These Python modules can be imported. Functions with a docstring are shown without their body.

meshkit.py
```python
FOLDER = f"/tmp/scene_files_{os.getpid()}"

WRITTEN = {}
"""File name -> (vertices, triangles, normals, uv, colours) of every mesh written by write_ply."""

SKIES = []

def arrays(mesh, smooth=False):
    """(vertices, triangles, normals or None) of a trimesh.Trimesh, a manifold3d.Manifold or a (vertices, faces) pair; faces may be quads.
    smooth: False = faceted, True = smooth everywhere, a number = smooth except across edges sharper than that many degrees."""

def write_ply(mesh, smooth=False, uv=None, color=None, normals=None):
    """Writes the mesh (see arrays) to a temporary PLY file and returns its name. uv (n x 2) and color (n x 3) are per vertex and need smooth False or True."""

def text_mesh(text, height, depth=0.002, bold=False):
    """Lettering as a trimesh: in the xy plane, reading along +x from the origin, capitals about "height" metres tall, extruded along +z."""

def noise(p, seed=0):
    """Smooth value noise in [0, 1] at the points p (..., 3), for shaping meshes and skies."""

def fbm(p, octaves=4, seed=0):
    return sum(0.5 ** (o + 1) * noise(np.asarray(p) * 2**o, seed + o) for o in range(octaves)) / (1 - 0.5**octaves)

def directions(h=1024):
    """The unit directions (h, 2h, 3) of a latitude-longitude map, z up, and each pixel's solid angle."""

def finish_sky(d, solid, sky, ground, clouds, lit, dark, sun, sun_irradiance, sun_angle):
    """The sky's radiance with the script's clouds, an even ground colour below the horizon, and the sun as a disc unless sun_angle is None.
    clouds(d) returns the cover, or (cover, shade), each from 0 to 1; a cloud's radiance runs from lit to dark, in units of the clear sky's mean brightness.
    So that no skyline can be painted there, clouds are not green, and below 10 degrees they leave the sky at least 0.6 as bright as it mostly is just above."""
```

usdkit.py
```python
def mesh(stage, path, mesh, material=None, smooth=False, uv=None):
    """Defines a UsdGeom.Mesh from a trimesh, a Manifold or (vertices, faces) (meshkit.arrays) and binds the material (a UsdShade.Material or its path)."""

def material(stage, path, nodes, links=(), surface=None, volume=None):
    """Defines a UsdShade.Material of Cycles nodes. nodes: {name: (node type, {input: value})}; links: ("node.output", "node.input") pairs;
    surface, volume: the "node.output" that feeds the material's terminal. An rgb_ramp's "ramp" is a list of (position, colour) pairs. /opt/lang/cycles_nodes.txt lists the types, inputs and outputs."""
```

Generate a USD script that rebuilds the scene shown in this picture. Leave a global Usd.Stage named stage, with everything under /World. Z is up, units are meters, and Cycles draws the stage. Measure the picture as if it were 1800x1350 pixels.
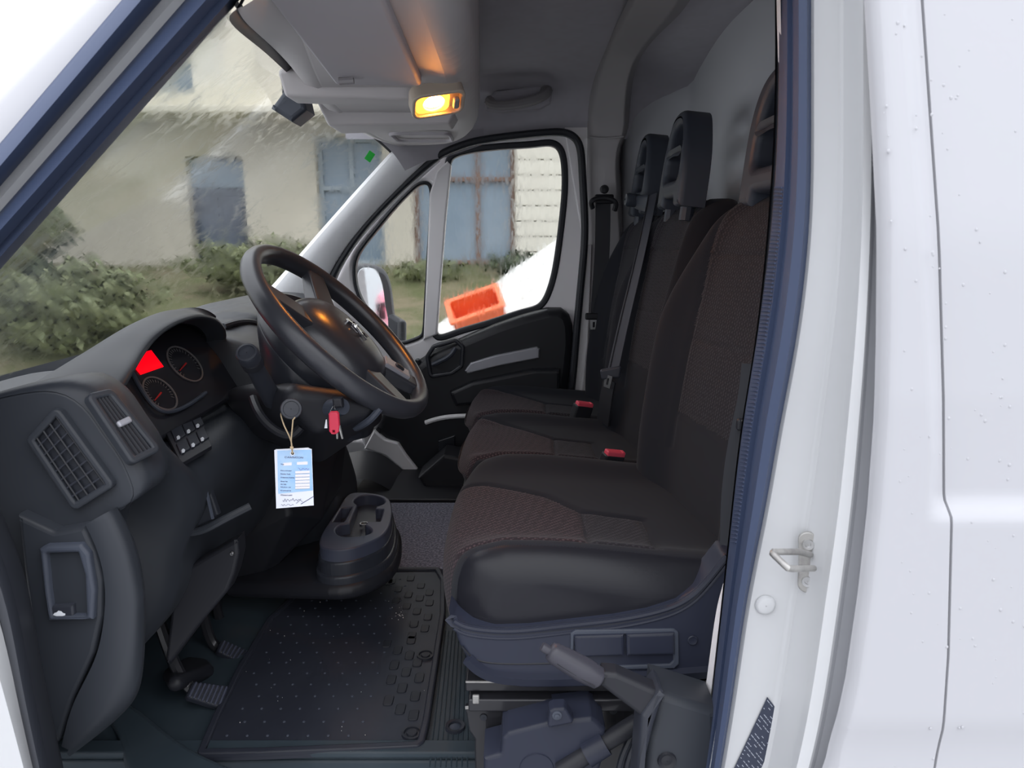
import math, random
import numpy as np, trimesh, usdkit, meshkit
from scipy.interpolate import CubicSpline
from shapely.geometry import Polygon, Point, box as sbox
from shapely.ops import unary_union
from pxr import Usd, UsdGeom, UsdLux, Gf, Sdf, UsdShade

random.seed(7); rng = np.random.default_rng(7)
stage = Usd.Stage.CreateInMemory()
UsdGeom.SetStageUpAxis(stage, 'Z'); UsdGeom.SetStageMetersPerUnit(stage, 1.0)
UsdGeom.Xform.Define(stage, '/World'); UsdGeom.Scope.Define(stage, '/World/Looks')

# ------------------------------------------------------------------ camera, sky, exposure
SKY = 1.8
FPX, PITCH, ZC = 1250.0, math.radians(11.5), 1.5          # focal length in pixels of the 1800 x 1350 frame
cam = UsdGeom.Camera.Define(stage, '/World/camera')
cam.CreateHorizontalApertureAttr(36.0); cam.CreateVerticalApertureAttr(27.0)
cam.CreateFocalLengthAttr(36.0 * FPX / 1800)
cam.CreateFStopAttr(10.0); cam.CreateFocusDistanceAttr(1.35)
cam.CreateClippingRangeAttr(Gf.Vec2f(0.02, 500))
cam.AddTranslateOp().Set(Gf.Vec3d(0, 0, ZC)); cam.AddRotateXOp().Set(90 - math.degrees(PITCH))
cam.CreateExposureAttr(0.0)
sky = UsdLux.DomeLight.Define(stage, '/World/overcast_sky')   # even, milky overcast
_sky = usdkit.material(stage, '/World/Looks/overcast', {'t': ('texture_coordinate', {}), 's': ('separate_xyz', {}),
    'r': ('map_range', {'from_min': 0.0, 'from_max': 1.0, 'to_min': SKY * .5, 'to_max': SKY * 1.45, 'clamp': True}),      # brighter overhead, as an overcast sky is
    'b': ('background_shader', {'color': (0.935, 0.96, 1.03)})}, [('t.generated', 's.vector'), ('s.z', 'r.value'), ('r.result', 'b.strength')], 'b.background')
UsdShade.MaterialBindingAPI.Apply(sky.GetPrim()).Bind(_sky)

CP, SP = math.cos(PITCH), math.sin(PITCH)
def ray(px, py):
    u, v = (px - 900) / FPX, (675 - py) / FPX
    return np.array([u, CP + v * SP, -SP + v * CP])
def at(px, py, Y):                      # photo pixel -> point at the distance Y across the cab
    d = ray(px, py); return d * (Y / d[1]) + np.array([0, 0, ZC])
def atz(px, py, z):
    d = ray(px, py); return d * ((z - ZC) / d[2]) + np.array([0, 0, ZC])
def atx(px, py, X):
    d = ray(px, py); return d * (X / d[0]) + np.array([0, 0, ZC])

# ------------------------------------------------------------------ mesh helpers
def sp(pts, n, closed=False):
    p = np.asarray(pts, float)
    if closed: p = np.vstack([p, p[:1]])
    t = np.r_[0, np.cumsum(np.linalg.norm(np.diff(p, axis=0), axis=1) ** 0.5 + 1e-9)]
    cs = CubicSpline(t, p, bc_type='periodic' if closed else 'natural')
    return cs(np.linspace(0, t[-1], n + 1)[:-1] if closed else np.linspace(0, t[-1], n))
def lin(pts, n):
    p = np.asarray(pts, float); t = np.r_[0, np.cumsum(np.linalg.norm(np.diff(p, axis=0), axis=1))]
    s = np.linspace(0, t[-1], n); return np.stack([np.interp(s, t, p[:, k]) for k in range(p.shape[1])], 1)
def loft(S, closed=False, caps=False, closed_m=False):
    S = np.asarray(S, float); m, k = S.shape[:2]; v = S.reshape(-1, 3)
    i, j = np.meshgrid(np.arange(m if closed_m else m - 1), np.arange(k if closed else k - 1), indexing='ij')
    a, b, q = i * k, ((i + 1) % m) * k, (j + 1) % k
    f = np.stack([a + j, a + q, b + q, a + j, b + q, b + j], -1).reshape(-1, 3)
    if caps:
        jj = np.arange(k); qq = (jj + 1) % k; n = len(v); e = (m - 1) * k
        v = np.vstack([v, S[0].mean(0), S[-1].mean(0)])
        f = np.vstack([f, np.stack([qq, jj, np.full(k, n)], 1), np.stack([e + jj, e + qq, np.full(k, n + 1)], 1)])
    return v, f
def join(*ms):
    V, F, n = [], [], 0
    for m in ms:
        v, f = (m.vertices, m.faces) if hasattr(m, 'vertices') else m
        V.append(np.asarray(v, float)); F.append(np.asarray(f) + n); n += len(v)
    return np.vstack(V), np.vstack(F)
def fixn(m):
    t = trimesh.Trimesh(m[0], m[1], process=False)
    try: trimesh.repair.fix_normals(t, multibody=True)
    except Exception: pass
    return np.array(t.vertices), np.array(t.faces)
def frames(path):
    p = np.asarray(path, float); t = np.gradient(p, axis=0); t /= np.linalg.norm(t, axis=1)[:, None] + 1e-12
    a = np.zeros_like(p); ref = np.array([0, 0, 1.0]) if abs(t[0][2]) < .9 else np.array([1.0, 0, 0])
    prev = ref
    for i in range(len(p)):
        x = prev - t[i] * (prev @ t[i]); x /= np.linalg.norm(x) + 1e-12; a[i] = x; prev = x
    return t, a, np.cross(t, a)
def tube(path, r, n=10, closed=False, caps=True):
    p = np.asarray(path, float); t, a, b = frames(p); r = np.broadcast_to(r, (len(p),))
    g = np.arange(n) * 2 * math.pi / n
    S = p[:, None] + r[:, None, None] * (np.cos(g)[None, :, None] * a[:, None] + np.sin(g)[None, :, None] * b[:, None])
    return fixn(loft(S, True, caps and not closed, closed))
def ribbon(path, wdir, w, th):              # flat band: width along wdir
    p = np.asarray(path, float); t, _, _ = frames(p)
    wd = np.broadcast_to(np.asarray(wdir, float), p.shape); wd = wd - t * (wd * t).sum(1)[:, None]; wd /= np.linalg.norm(wd, axis=1)[:, None]
    nn = np.cross(t, wd); w = np.broadcast_to(w, (len(p),))[:, None] / 2
    S = np.stack([p + wd * w + nn * th / 2, p - wd * w + nn * th / 2, p - wd * w - nn * th / 2, p + wd * w - nn * th / 2], 1)
    return fixn(loft(S, True, True))
def rbox(c, s, r=.005, R=None, seg=2):      # rounded box, R: 3x3 rotation (columns = axes)
    s = np.asarray(s, float); r = min(r, s.min() * .49)
    m = trimesh.creation.icosphere(seg, r); v = m.vertices
    pts = np.vstack([v + np.array([x, y, z]) * (s / 2 - r) for x in (-1, 1) for y in (-1, 1) for z in (-1, 1)])
    h = trimesh.convex.convex_hull(pts); v = np.array(h.vertices)
    if R is not None: v = v @ np.asarray(R, float).T
    return v + np.asarray(c, float), np.array(h.faces)
def hull(pts, r=.004):
    m = trimesh.creation.icosphere(2, r).vertices
    h = trimesh.convex.convex_hull(np.vstack([m + np.asarray(p) for p in pts])); return np.array(h.vertices), np.array(h.faces)
def lathe(prof, c, ax, n=36, ref=None):
    ax = np.asarray(ax, float); ax /= np.linalg.norm(ax)
    a = np.cross(ax, [0, 1, 0] if abs(ax[1]) < .9 else [1, 0, 0]); a /= np.linalg.norm(a); b = np.cross(ax, a)
    g = np.arange(n) * 2 * math.pi / n
    S = np.array([[np.asarray(c) + ax * h + r * (math.cos(q) * a + math.sin(q) * b) for q in g] for r, h in prof])
    return fixn(loft(S, True))
def axes3(n, up):
    n = np.asarray(n, float); n /= np.linalg.norm(n); x = np.cross(up, n); x /= np.linalg.norm(x); return x, np.cross(n, x), n
def plate(poly, d, bevel=.003, nb=3, back=True):
    """shapely polygon (maybe with holes) -> solid of thickness d along +z, rounded front edge"""
    poly = poly.buffer(0)
    if poly.geom_type == 'MultiPolygon': poly = max(poly.geoms, key=lambda g: g.area)
    V, F, n = [], [], 0
    step = max(.002, poly.length / 160)
    def ring(c, hole):
        c = np.array(c.segmentize(step).coords)[:-1]
        if c.shape[1] > 2: c = c[:, :2]
        area = .5 * np.sum(c[:, 0] * np.roll(c[:, 1], -1) - np.roll(c[:, 0], -1) * c[:, 1])
        if (area > 0) == hole: c = c[::-1]
        e = np.roll(c, -1, 0) - np.roll(c, 1, 0); nn = np.stack([e[:, 1], -e[:, 0]], 1); nn /= np.linalg.norm(nn, axis=1)[:, None] + 1e-12
        return c, nn
    rings = [ring(poly.exterior, False)] + [ring(i, True) for i in poly.interiors]
    tops = []
    for c, nn in rings:
        L = [np.c_[c, np.zeros(len(c))]]
        for k in range(nb + 1):
            t = k / nb * math.pi / 2
            L.append(np.c_[c - nn * bevel * (1 - math.cos(t)), np.full(len(c), d - bevel + bevel * math.sin(t))])
        tops.append(L[-1][:, :2]); v, f = loft(np.array(L), True); V.append(v); F.append(f + n); n += len(v)
    caps = [(Polygon(tops[0], tops[1:]), d, False)] + ([(Polygon([*rings[0][0]], [r[0] for r in rings[1:]]), 0, True)] if back else [])
    for pg, h, flip in caps:
        if not pg.is_valid: pg = pg.buffer(0)
        if pg.geom_type == 'MultiPolygon': pg = max(pg.geoms, key=lambda g: g.area)
        v, f = trimesh.creation.triangulate_polygon(pg, engine='earcut')
        V.append(np.c_[v, np.full(len(v), h)]); F.append((f[:, ::-1] if flip else f) + n); n += len(v)
    return np.vstack(V), np.vstack(F)
def place(m, o, ex, ey, ez):
    v = np.asarray(m[0]); return np.asarray(o, float) + v[:, :1] * np.asarray(ex, float) + v[:, 1:2] * np.asarray(ey, float) + v[:, 2:] * np.asarray(ez, float), m[1]
def flat(pix, Y, d, bevel=.003, smooth=0, holes=()):
    """side-on outline given in photo pixels at distance Y -> solid plate facing the camera side, thickness d going away"""
    def xy(p): q = [at(*k, Y)[[0, 2]] for k in p]; return q if not smooth else sp(q, smooth, True)
    pg = Polygon(xy(pix), [xy(h) for h in holes])
    return fixn(place(plate(pg, d, bevel), (0, Y + d, 0), (1, 0, 0), (0, 0, 1), (0, -1, 0)))
def onplane(poly, o, n, up, d, bevel=.002):
    x, y, z = axes3(n, np.asarray(up, float)); return fixn(place(plate(poly, d, bevel), o, x, y, z))
def rr(w, h, r, cx=0, cy=0):
    return sbox(cx - w / 2 + r, cy - h / 2 + r, cx + w / 2 - r, cy + h / 2 - r).buffer(r, quad_segs=5)
def text(s, h, o, ex, ey, depth=.0006, bold=False):
    m = meshkit.text_mesh(s, h, depth, bold); ez = np.cross(ex, ey)
    return place((m.vertices, m.faces), o, ex, ey, ez)
def rails(R, n=40, m=None):
    """surface through rails (each a list of 3-D points, resampled to n)"""
    S = [sp(r, n) for r in R]
    return loft(np.array(S))
def tall(zs, *pts): return pts

# ------------------------------------------------------------------ scene helpers
_used, _off = {}, {}
def _num(parent, name):
    k = (parent, name); _used[k] = _used.get(k, -1) + 1
    return name if _used[k] == 0 else f'{name}_{_used[k]:03d}'
def tag(p, label=None, cat=None, group=None, kind=None):
    p = p.GetPrim() if hasattr(p, 'GetPrim') else p
    for k, v in (('label', label), ('category', cat), ('group', group), ('kind', kind)):
        if v: p.SetCustomDataByKey(k, v)
    return p
def thing(name, label, cat, loc, group=None, kind=None):
    path = '/World/' + _num('/World', name); loc = np.asarray(loc, float)
    x = UsdGeom.Xform.Define(stage, path); x.AddTranslateOp().Set(Gf.Vec3d(*map(float, loc))); _off[path] = loc
    tag(x, label, cat, group, kind); return path
def obj(name, mesh, m, parent=None, label=None, cat=None, group=None, kind=None, smooth=35):
    root = parent or '/World'; path = root + '/' + _num(root, name)
    v, f = (mesh.vertices, mesh.faces) if hasattr(mesh, 'vertices') else mesh
    off = _off.get(parent, np.zeros(3)) if parent else np.zeros(3)
    usdkit.mesh(stage, path, (np.asarray(v, float) - off, np.asarray(f)), M[m], smooth)
    _off[path] = off; tag(stage.GetPrimAtPath(path), label, cat, group, kind); return path
def struct(name, mesh, m, label, smooth=35, cat=None):
    return obj(name, mesh, m, None, label, cat, None, 'structure', smooth)

# ------------------------------------------------------------------ materials
M = {}
def mat(name, base, rough=.5, spec=.5, metal=0, var=None, bump=None, coat=0, sheen=0, emis=None, alpha=None):
    """var: (scale, colour2, contrast lo, hi); bump: (scale, strength, distance)"""
    N = {'p': ('principled_bsdf', {'base_color': base, 'roughness': rough, 'specular_ior_level': spec, 'metallic': metal, 'coat_weight': coat, 'sheen_weight': sheen})}
    L = []
    if var or bump: N['t'] = ('texture_coordinate', {})
    if var:
        N['n'] = ('noise_texture', {'scale': var[0], 'detail': 5, 'roughness': .6}); N['r'] = ('rgb_ramp', {'ramp': [(0, base), (var[2], base), (var[3], var[1]), (1, var[1])]})
        L += [('t.object', 'n.vector'), ('n.fac', 'r.fac'), ('r.color', 'p.base_color')]
    if bump:
        N['bn'] = ('noise_texture', {'scale': bump[0], 'detail': 3, 'roughness': .6}); N['b'] = ('bump', {'strength': bump[1], 'distance': bump[2]})
        L += [('t.object', 'bn.vector'), ('bn.fac', 'b.height'), ('b.normal', 'p.normal')]
    if emis: N['p'][1]['emission_color'] = emis[0]; N['p'][1]['emission_strength'] = emis[1]
    M[name] = usdkit.material(stage, '/World/Looks/' + name, N, L, 'p.BSDF')
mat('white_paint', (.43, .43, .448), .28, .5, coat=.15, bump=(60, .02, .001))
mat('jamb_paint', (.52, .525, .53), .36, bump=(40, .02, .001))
mat('inner_paint', (.90, .875, .88), .35)
mat('sealer', (.36, .365, .385), .45, bump=(90, .3, .001))
mat('rubber', (.040, .056, .105), .6, .4, bump=(300, .1, .0005))
mat('rubber_black', (.016, .018, .024), .5)
mat('plastic_dark', (.021, .023, .030), .36, bump=(900, .12, .0004))
mat('plastic_soft', (.022, .025, .031), .47, bump=(900, .15, .0004))
mat('plastic_black', (.009, .0095, .013), .5)
mat('plastic_gloss', (.012, .012, .015), .15)
mat('plastic_grey', (.048, .053, .078), .45, bump=(700, .1, .0003))
mat('plastic_mid', (.045, .052, .07), .5, bump=(700, .1, .0003))
mat('plastic_silver', (.36, .36, .39), .38, metal=.35)
mat('headliner', (.50, .485, .525), .9, .2, var=(30, (.47, .455, .49), .4, .7), bump=(500, .15, .0005))
mat('shelf_plastic', (.60, .57, .57), .6, .35, bump=(600, .1, .0003))
mat('visor_vinyl', (.50, .475, .50), .7, .3, bump=(400, .15, .0004))
mat('trim_grey', (.90, .90, .915), .55, .4, bump=(600, .1, .0003))
mat('trim_dark', (.34, .325, .33), .6, .4, bump=(600, .1, .0003))
mat('bulkhead', (.60, .61, .635), .75, .3, bump=(14, .06, .004))
mat('fabric', (.0135, .0145, .0195), .9, .2, var=(900, (.021, .022, .028), .3, .7), bump=(1400, .3, .0004), sheen=.06)
mat('leather', (.010, .010, .013), .34, .36, bump=(260, .2, .0006))
mat('wheel_rim', (.026, .027, .033), .34, .8, bump=(500, .1, .0004))
mat('hub_plastic', (.020, .021, .026), .30, .95, bump=(900, .06, .0003))
mat('shield_plastic', (.017, .0195, .032), .42, .4, bump=(700, .1, .0003))
mat('grip_plastic', (.036, .035, .044), .4)
mat('webbing', (.060, .064, .080), .62, bump=(800, .3, .0004))
mat('webbing_dark', (.018, .019, .024), .7)
mat('carpet', (.13, .135, .17), .95, .1, var=(170, (.28, .29, .35), .42, .62), bump=(400, .8, .003))
mat('mat_rubber', (.014, .0155, .022), .45, .4, var=(5, (.020, .022, .030), .4, .7), bump=(250, .2, .0006))
mat('mat_stud', (.008, .009, .013), .5)
mat('floor_rubber', (.022, .032, .040), .5, .4, var=(9, (.032, .043, .052), .4, .7), bump=(300, .15, .0006))
mat('steel', (.55, .55, .55), .3, metal=1)
mat('zinc', (.42, .41, .39), .45, metal=.85, var=(40, (.28, .27, .26), .45, .65))
mat('black_steel', (.012, .012, .014), .25, coat=.3)
mat('chrome', (.75, .75, .76), .12, metal=1)
mat('red_plastic', (.62, .035, .075), .4)
mat('buckle_red', (.78, .09, .14), .35)
mat('green_sticker', (.015, .50, .05), .6)
mat('string', (.55, .42, .26), .9)
mat('tag_paper', (.78, .80, .86), .6)
mat('tag_blue', (.28, .52, .82), .6, var=(25, (.45, .64, .88), .35, .65))
mat('tag_white', (.85, .82, .84), .6)
mat('tag_ink', (.12, .12, .22), .7)
mat('tag_violet', (.30, .22, .55), .7)
mat('white_print', (.75, .77, .80), .5)
mat('sticker_black', (.025, .03, .05), .4)
mat('sticker_print', (.35, .37, .42), .5)
mat('mirror', (.92, .94, .96), .03, metal=1)
mat('mirror_housing', (.015, .016, .019), .35)
mat('red_screen', (.25, 0, 0), .3, emis=((1.0, .0, .006), 1.35))
mat('red_needle', (.5, .02, .02), .4)
mat('dial_print', (.12, .11, .11), .5)
mat('lamp_lens', (.9, .55, .2), .3, emis=((1.0, .33, .03), 4.0))
mat('lamp_core', (1, .8, .4), .3, emis=((1.0, .33, .035), 300.0))
mat('lamp_house', (.55, .47, .38), .35)
mat('stucco', (.63, .585, .485), .9, .2, var=(1.2, (.58, .54, .45), .35, .7), bump=(30, .3, .01))
mat('stucco_shaded', (.50, .465, .385), .9, .2, var=(1.0, (.44, .41, .345), .35, .7), bump=(30, .3, .01))  # the cream stucco darkened: shade under the overhang put into the colour
mat('cladding', (.60, .575, .50), .7, .3, var=(2, (.56, .53, .46), .4, .7))
mat('door_paint', (.085, .105, .14), .5, var=(2.5, (.05, .06, .085), .4, .65))
mat('frame_brown', (.16, .10, .075), .6)
mat('frame_grey', (.26, .30, .33), .6)
mat('far_glass', (.16, .21, .26), .18, .5, var=(1.2, (.23, .28, .33), .35, .7))
mat('asphalt', (.26, .26, .262), .7, .4, var=(3, (.21, .21, .212), .4, .7), bump=(60, .4, .01))
mat('grass', (.085, .092, .040), .9, .2, var=(2.2, (.16, .135, .085), .42, .62), bump=(30, .8, .05))
mat('snow', (.54, .53, .50), .8, .3, var=(14, (.44, .425, .39), .5, .75), bump=(35, .8, .02))
mat('orange_plastic', (.72, .13, .035), .45)
mat('leaf', (.030, .045, .022), .6, .4, var=(6, (.055, .07, .032), .4, .65))
mat('leaf_light', (.085, .10, .040), .6, .4, var=(6, (.12, .13, .055), .4, .65))
mat('twig', (.10, .085, .06), .9)
mat('car_red', (.50, .05, .10), .25, coat=.5)
mat('tyre', (.02, .02, .02), .8)

def weave(name, dark, light, scale):
    M[name] = usdkit.material(stage, '/World/Looks/' + name, {
        't': ('texture_coordinate', {}), 'm': ('mapping', {'rotation': (.5, .35, .78), 'scale': (scale, scale, scale)}),
        'v': ('voronoi_texture', {'scale': 1.0, 'randomness': .18}), 'r': ('rgb_ramp', {'ramp': [(0, light), (.28, light), (.5, dark), (1, dark)]}),
        'b': ('bump', {'strength': .35, 'distance': .001, 'invert': True}),
        'p': ('principled_bsdf', {'roughness': .85, 'specular_ior_level': .25, 'sheen_weight': .06})},
        [('t.object', 'm.vector'), ('m.vector', 'v.vector'), ('v.distance', 'r.fac'), ('r.color', 'p.base_color'), ('v.distance', 'b.height'), ('b.normal', 'p.normal')], 'p.BSDF')
weave('weave_brown', (.022, .016, .020), (.080, .055, .062), 190)
weave('weave_dark', (.017, .0165, .021), (.046, .042, .050), 190)

def wet_glass(name, sx, stretch, tilt, r0, r1, bump, patch=(.3, .62)):
    """thin pane under a film of rain water: patches and streaks of the film blur what is behind"""
    N = {'t': ('texture_coordinate', {}), 'ro': ('vector_rotate', {'rotate_type': 'y_axis', 'angle': tilt}), 'm': ('mapping', {'scale': stretch}),
         'n': ('noise_texture', {'scale': sx, 'detail': 5, 'roughness': .65, 'distortion': .6}), 'k': ('noise_texture', {'scale': 2.6, 'detail': 3, 'roughness': .55}),
         'kr': ('map_range', {'from_min': patch[0], 'from_max': patch[1], 'to_min': .25, 'to_max': 1.0, 'clamp': True}),
         'nr': ('map_range', {'from_min': .40, 'from_max': .62, 'to_min': r0, 'to_max': r1, 'clamp': True}), 'mu': ('math', {'math_type': 'multiply'}),
         'b': ('bump', {'strength': bump, 'distance': .004}),
         'z': ('principled_bsdf', {'base_color': (.975, .985, .98), 'transmission_weight': 1.0, 'ior': 1.10, 'thin_wall': True, 'specular_ior_level': .1})}
    L = [('t.object', 'ro.vector'), ('ro.vector', 'm.vector'), ('m.vector', 'n.vector'), ('t.object', 'k.vector'), ('n.fac', 'nr.value'), ('k.fac', 'kr.value'),
         ('nr.result', 'mu.value1'), ('kr.result', 'mu.value2'), ('mu.value', 'z.roughness'), ('n.fac', 'b.height'), ('b.normal', 'z.normal')]
    M[name] = usdkit.material(stage, '/World/Looks/' + name, N, L, 'z.BSDF')
wet_glass('windscreen_glass', 34, (1.0, .8, .28), math.radians(42), .03, .23, .02, (.25, .56))
wet_glass('side_glass', 95, (1.0, 1.0, .33), 0.0, .0, .12, .15, (.25, .5))
M['clear_lens'] = usdkit.material(stage, '/World/Looks/clear_lens', {'a': ('transparent_bsdf', {'color': (.75, .75, .78)}), 'g': ('glossy_bsdf', {'roughness': .08}), 'f': ('fresnel', {'IOR': 1.45}), 'x': ('mix_closure', {})},
    [('f.fac', 'x.fac'), ('a.BSDF', 'x.closure1'), ('g.BSDF', 'x.closure2')], 'x.closure')
# ------------------------------------------------------------------ outdoors: ground, bank, building
struct('ground', rbox((0, 2, -.06), (70, 60, .12), .01), 'asphalt', 'wet grey gravel yard that the van stands on')
def heap_h(x, y): return np.maximum(0, 1.98 - 0.70 * np.sqrt((x - 1.0) ** 2 + (y - 4.9) ** 2 * 1.1) ) * (1 + .10 * (meshkit.fbm(np.stack([x * 2.5, y * 2.5, 0 * x], -1), 4) - .5))
def bank_h(x, y): return np.interp(y, [3.2, 4.2, 6, 8.5, 11, 14], [-.05, .22, .62, .98, 1.12, 1.15]) + .16 * (meshkit.fbm(np.stack([x * 1.3, y * 1.3, 0 * x + 3], -1), 4) - .5)
def field(fn, x0, x1, nx, y0, y1, ny):
    X, Y = np.meshgrid(np.linspace(x0, x1, nx), np.linspace(y0, y1, ny)); Z = fn(X, Y)
    v, f = loft(np.stack([X, Y, Z], -1)); return v, f
bank = field(bank_h, -13, 9, 110, 3.2, 11.4, 60)
struct('grass_bank', bank, 'grass', 'rough green and brown grass bank sloping up to the building', 60)
heap = field(lambda x, y: np.maximum(heap_h(x, y), -.1), -1.5, 4.2, 90, 2.95, 8, 80)
obj('snow_heap', heap, 'snow', None, 'white heap of wet grit and snow outside the passenger window', 'heap', None, 'stuff', 60)
BY = 11.0
bld = thing('building', 'cream rendered building with blue windows beyond the windscreen and passenger window', 'building', (-2, BY, 1.0))
def bxz(px, py, Y=BY): return at(px, py, Y)[[0, 2]]
def brect(x0, y0, x1, y1, Y=BY):
    a, b = bxz(x0, y0, Y), bxz(x1, y1, Y); return sbox(min(a[0], b[0]), min(a[1], b[1]), max(a[0], b[0]), max(a[1], b[1]))
op = {'door': (325, 275, 440, 478), 'win_b': (552, 240, 678, 466), 'win_a': (722, 215, 905, 466), 'up': (215, 95, 345, 165), 'left': (185, 262, 225, 300)}
zt = bxz(300, 212)[1]
low = sbox(-9.5, .8, bxz(906, 400)[0], zt)
for k in ('door', 'win_b', 'win_a'): low = low.difference(brect(*op[k]))
up = sbox(-6.2, zt - .02, 3.2, 6.6).difference(brect(*op['up'])).difference(brect(722, 215, 905, 466))
def bplate(pg, Y, d, bev=.01): return fixn(place(plate(pg, d, bev), (0, Y + d, 0), (1, 0, 0), (0, 0, 1), (0, -1, 0)))
obj('wall', bplate(low, BY, .35), 'stucco_shaded', bld, 'cream lower wall, shade of the overhang put into its colour')
obj('wall', bplate(up, BY - .10, .45), 'stucco', bld, 'cream upper wall, standing proud of the lower')
obj('backing', bplate(sbox(-6.15, .8, 3.2, 6.5), BY + .5, .05), 'door_paint', bld)
cx0 = bxz(906, 400)[0]
zb = [bxz(950, y)[1] for y in range(470, 150, -27)]
for i in range(len(zb) - 1):
    c = ((cx0 + 3.2) / 2, BY + .02, (zb[i] + zb[i + 1]) / 2)
    obj('cladding_board', rbox(c, (3.2 - cx0, .10, zb[i + 1] - zb[i] - .012), .012, seg=1), 'cladding', bld)
def bwin(x0, y0, x1, y1, vs, hs, fm, Y=BY + .12, gm='far_glass'):
    r = brect(x0, y0, x1, y1); a, b, c, d = r.bounds; w = .07
    fr = r.difference(r.buffer(-w))
    for v in vs: X = bxz(v, y0)[0]; fr = fr.union(sbox(X - w / 2, b, X + w / 2, d))
    for h in hs: Z = bxz(x0, h)[1]; fr = fr.union(sbox(a, Z - w / 2, c, Z + w / 2))
    wn = obj('window', bplate(fr, Y, .08), fm, bld)
    obj('pane', rbox(((a + c) / 2, Y + .07, (b + d) / 2), (c - a - .04, .02, d - b - .04), .004, seg=1), gm, wn)
bwin(*op['win_a'], [838], [314], 'frame_brown')
bwin(*op['win_b'], [612], [330], 'frame_grey')
bwin(*op['up'], [282], [], 'frame_grey')
a, b, c, d = brect(*op['door']).bounds
dr = obj('door', bplate(sbox(a, b, c, d - .45), BY + .14, .06), 'door_paint', bld, 'dark blue grey door')
for u in (.28, .72): obj('door_panel', rbox((a + (c - a) * u, BY + .13, b + (d - .45 - b) * .5), ((c - a) * .36, .03, (d - .45 - b) * .82), .012, seg=1), 'door_paint', dr)
obj('fanlight', rbox(((a + c) / 2, BY + .15, d - .24), (c - a, .04, .40), .01, seg=1), 'far_glass', dr)
obj('canopy', rbox((bxz(300, 205)[0] + 1.0, BY - .35, zt + .06), (5.6, .55, .10), .02), 'stucco', bld)
obj('sill', rbox(((cx0 + bxz(722, 466)[0]) / 2, BY - .06, bxz(800, 470)[1]), (cx0 - bxz(722, 466)[0] + .2, .22, .07), .02), 'frame_brown', bld)

# shrubs: a crown of separate leaves on stems
def shrub(base, w, h, n, lm, label, name='shrub', seed=0, tall=1.0):
    r = np.random.default_rng(seed); base = np.asarray(base, float)
    t = thing(name, label, 'shrub', base)
    st = [tube([base, base + [r.uniform(-.3, .3) * w, r.uniform(-.3, .3) * w, h * .5], base + [r.uniform(-.7, .7) * w, r.uniform(-.5, .5) * w, h * r.uniform(.75, 1)]], [.02, .013, .005], 5) for _ in range(9)]
    obj('stem', join(*st), 'twig', t)
    d = r.normal(size=(n, 3)); d /= np.linalg.norm(d, axis=1)[:, None]; rad = r.uniform(.35, 1, n) ** .6
    c = base + np.array([0, 0, h * .56]) + d * rad[:, None] * np.array([w, w * .7, h * .5]) * (1 + .25 * np.sin(d @ np.array([5, 3, 7]))[:, None])
    u = r.normal(size=(n, 3)); u /= np.linalg.norm(u, axis=1)[:, None]; q = np.cross(u, d); q /= np.linalg.norm(q, axis=1)[:, None] + 1e-9
    L = r.uniform(.035, .07, n)[:, None]
    P = np.stack([c - u * L, c + q * L * .45 + d * L * .15, c + u * L, c - q * L * .45 + d * L * .15], 1).reshape(-1, 3)
    i = np.arange(n)[:, None] * 4; F = np.vstack([i + [0, 1, 3], i + [1, 2, 3]])
    obj('foliage', (P, F), lm, t, kind='stuff', smooth=False)
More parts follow.
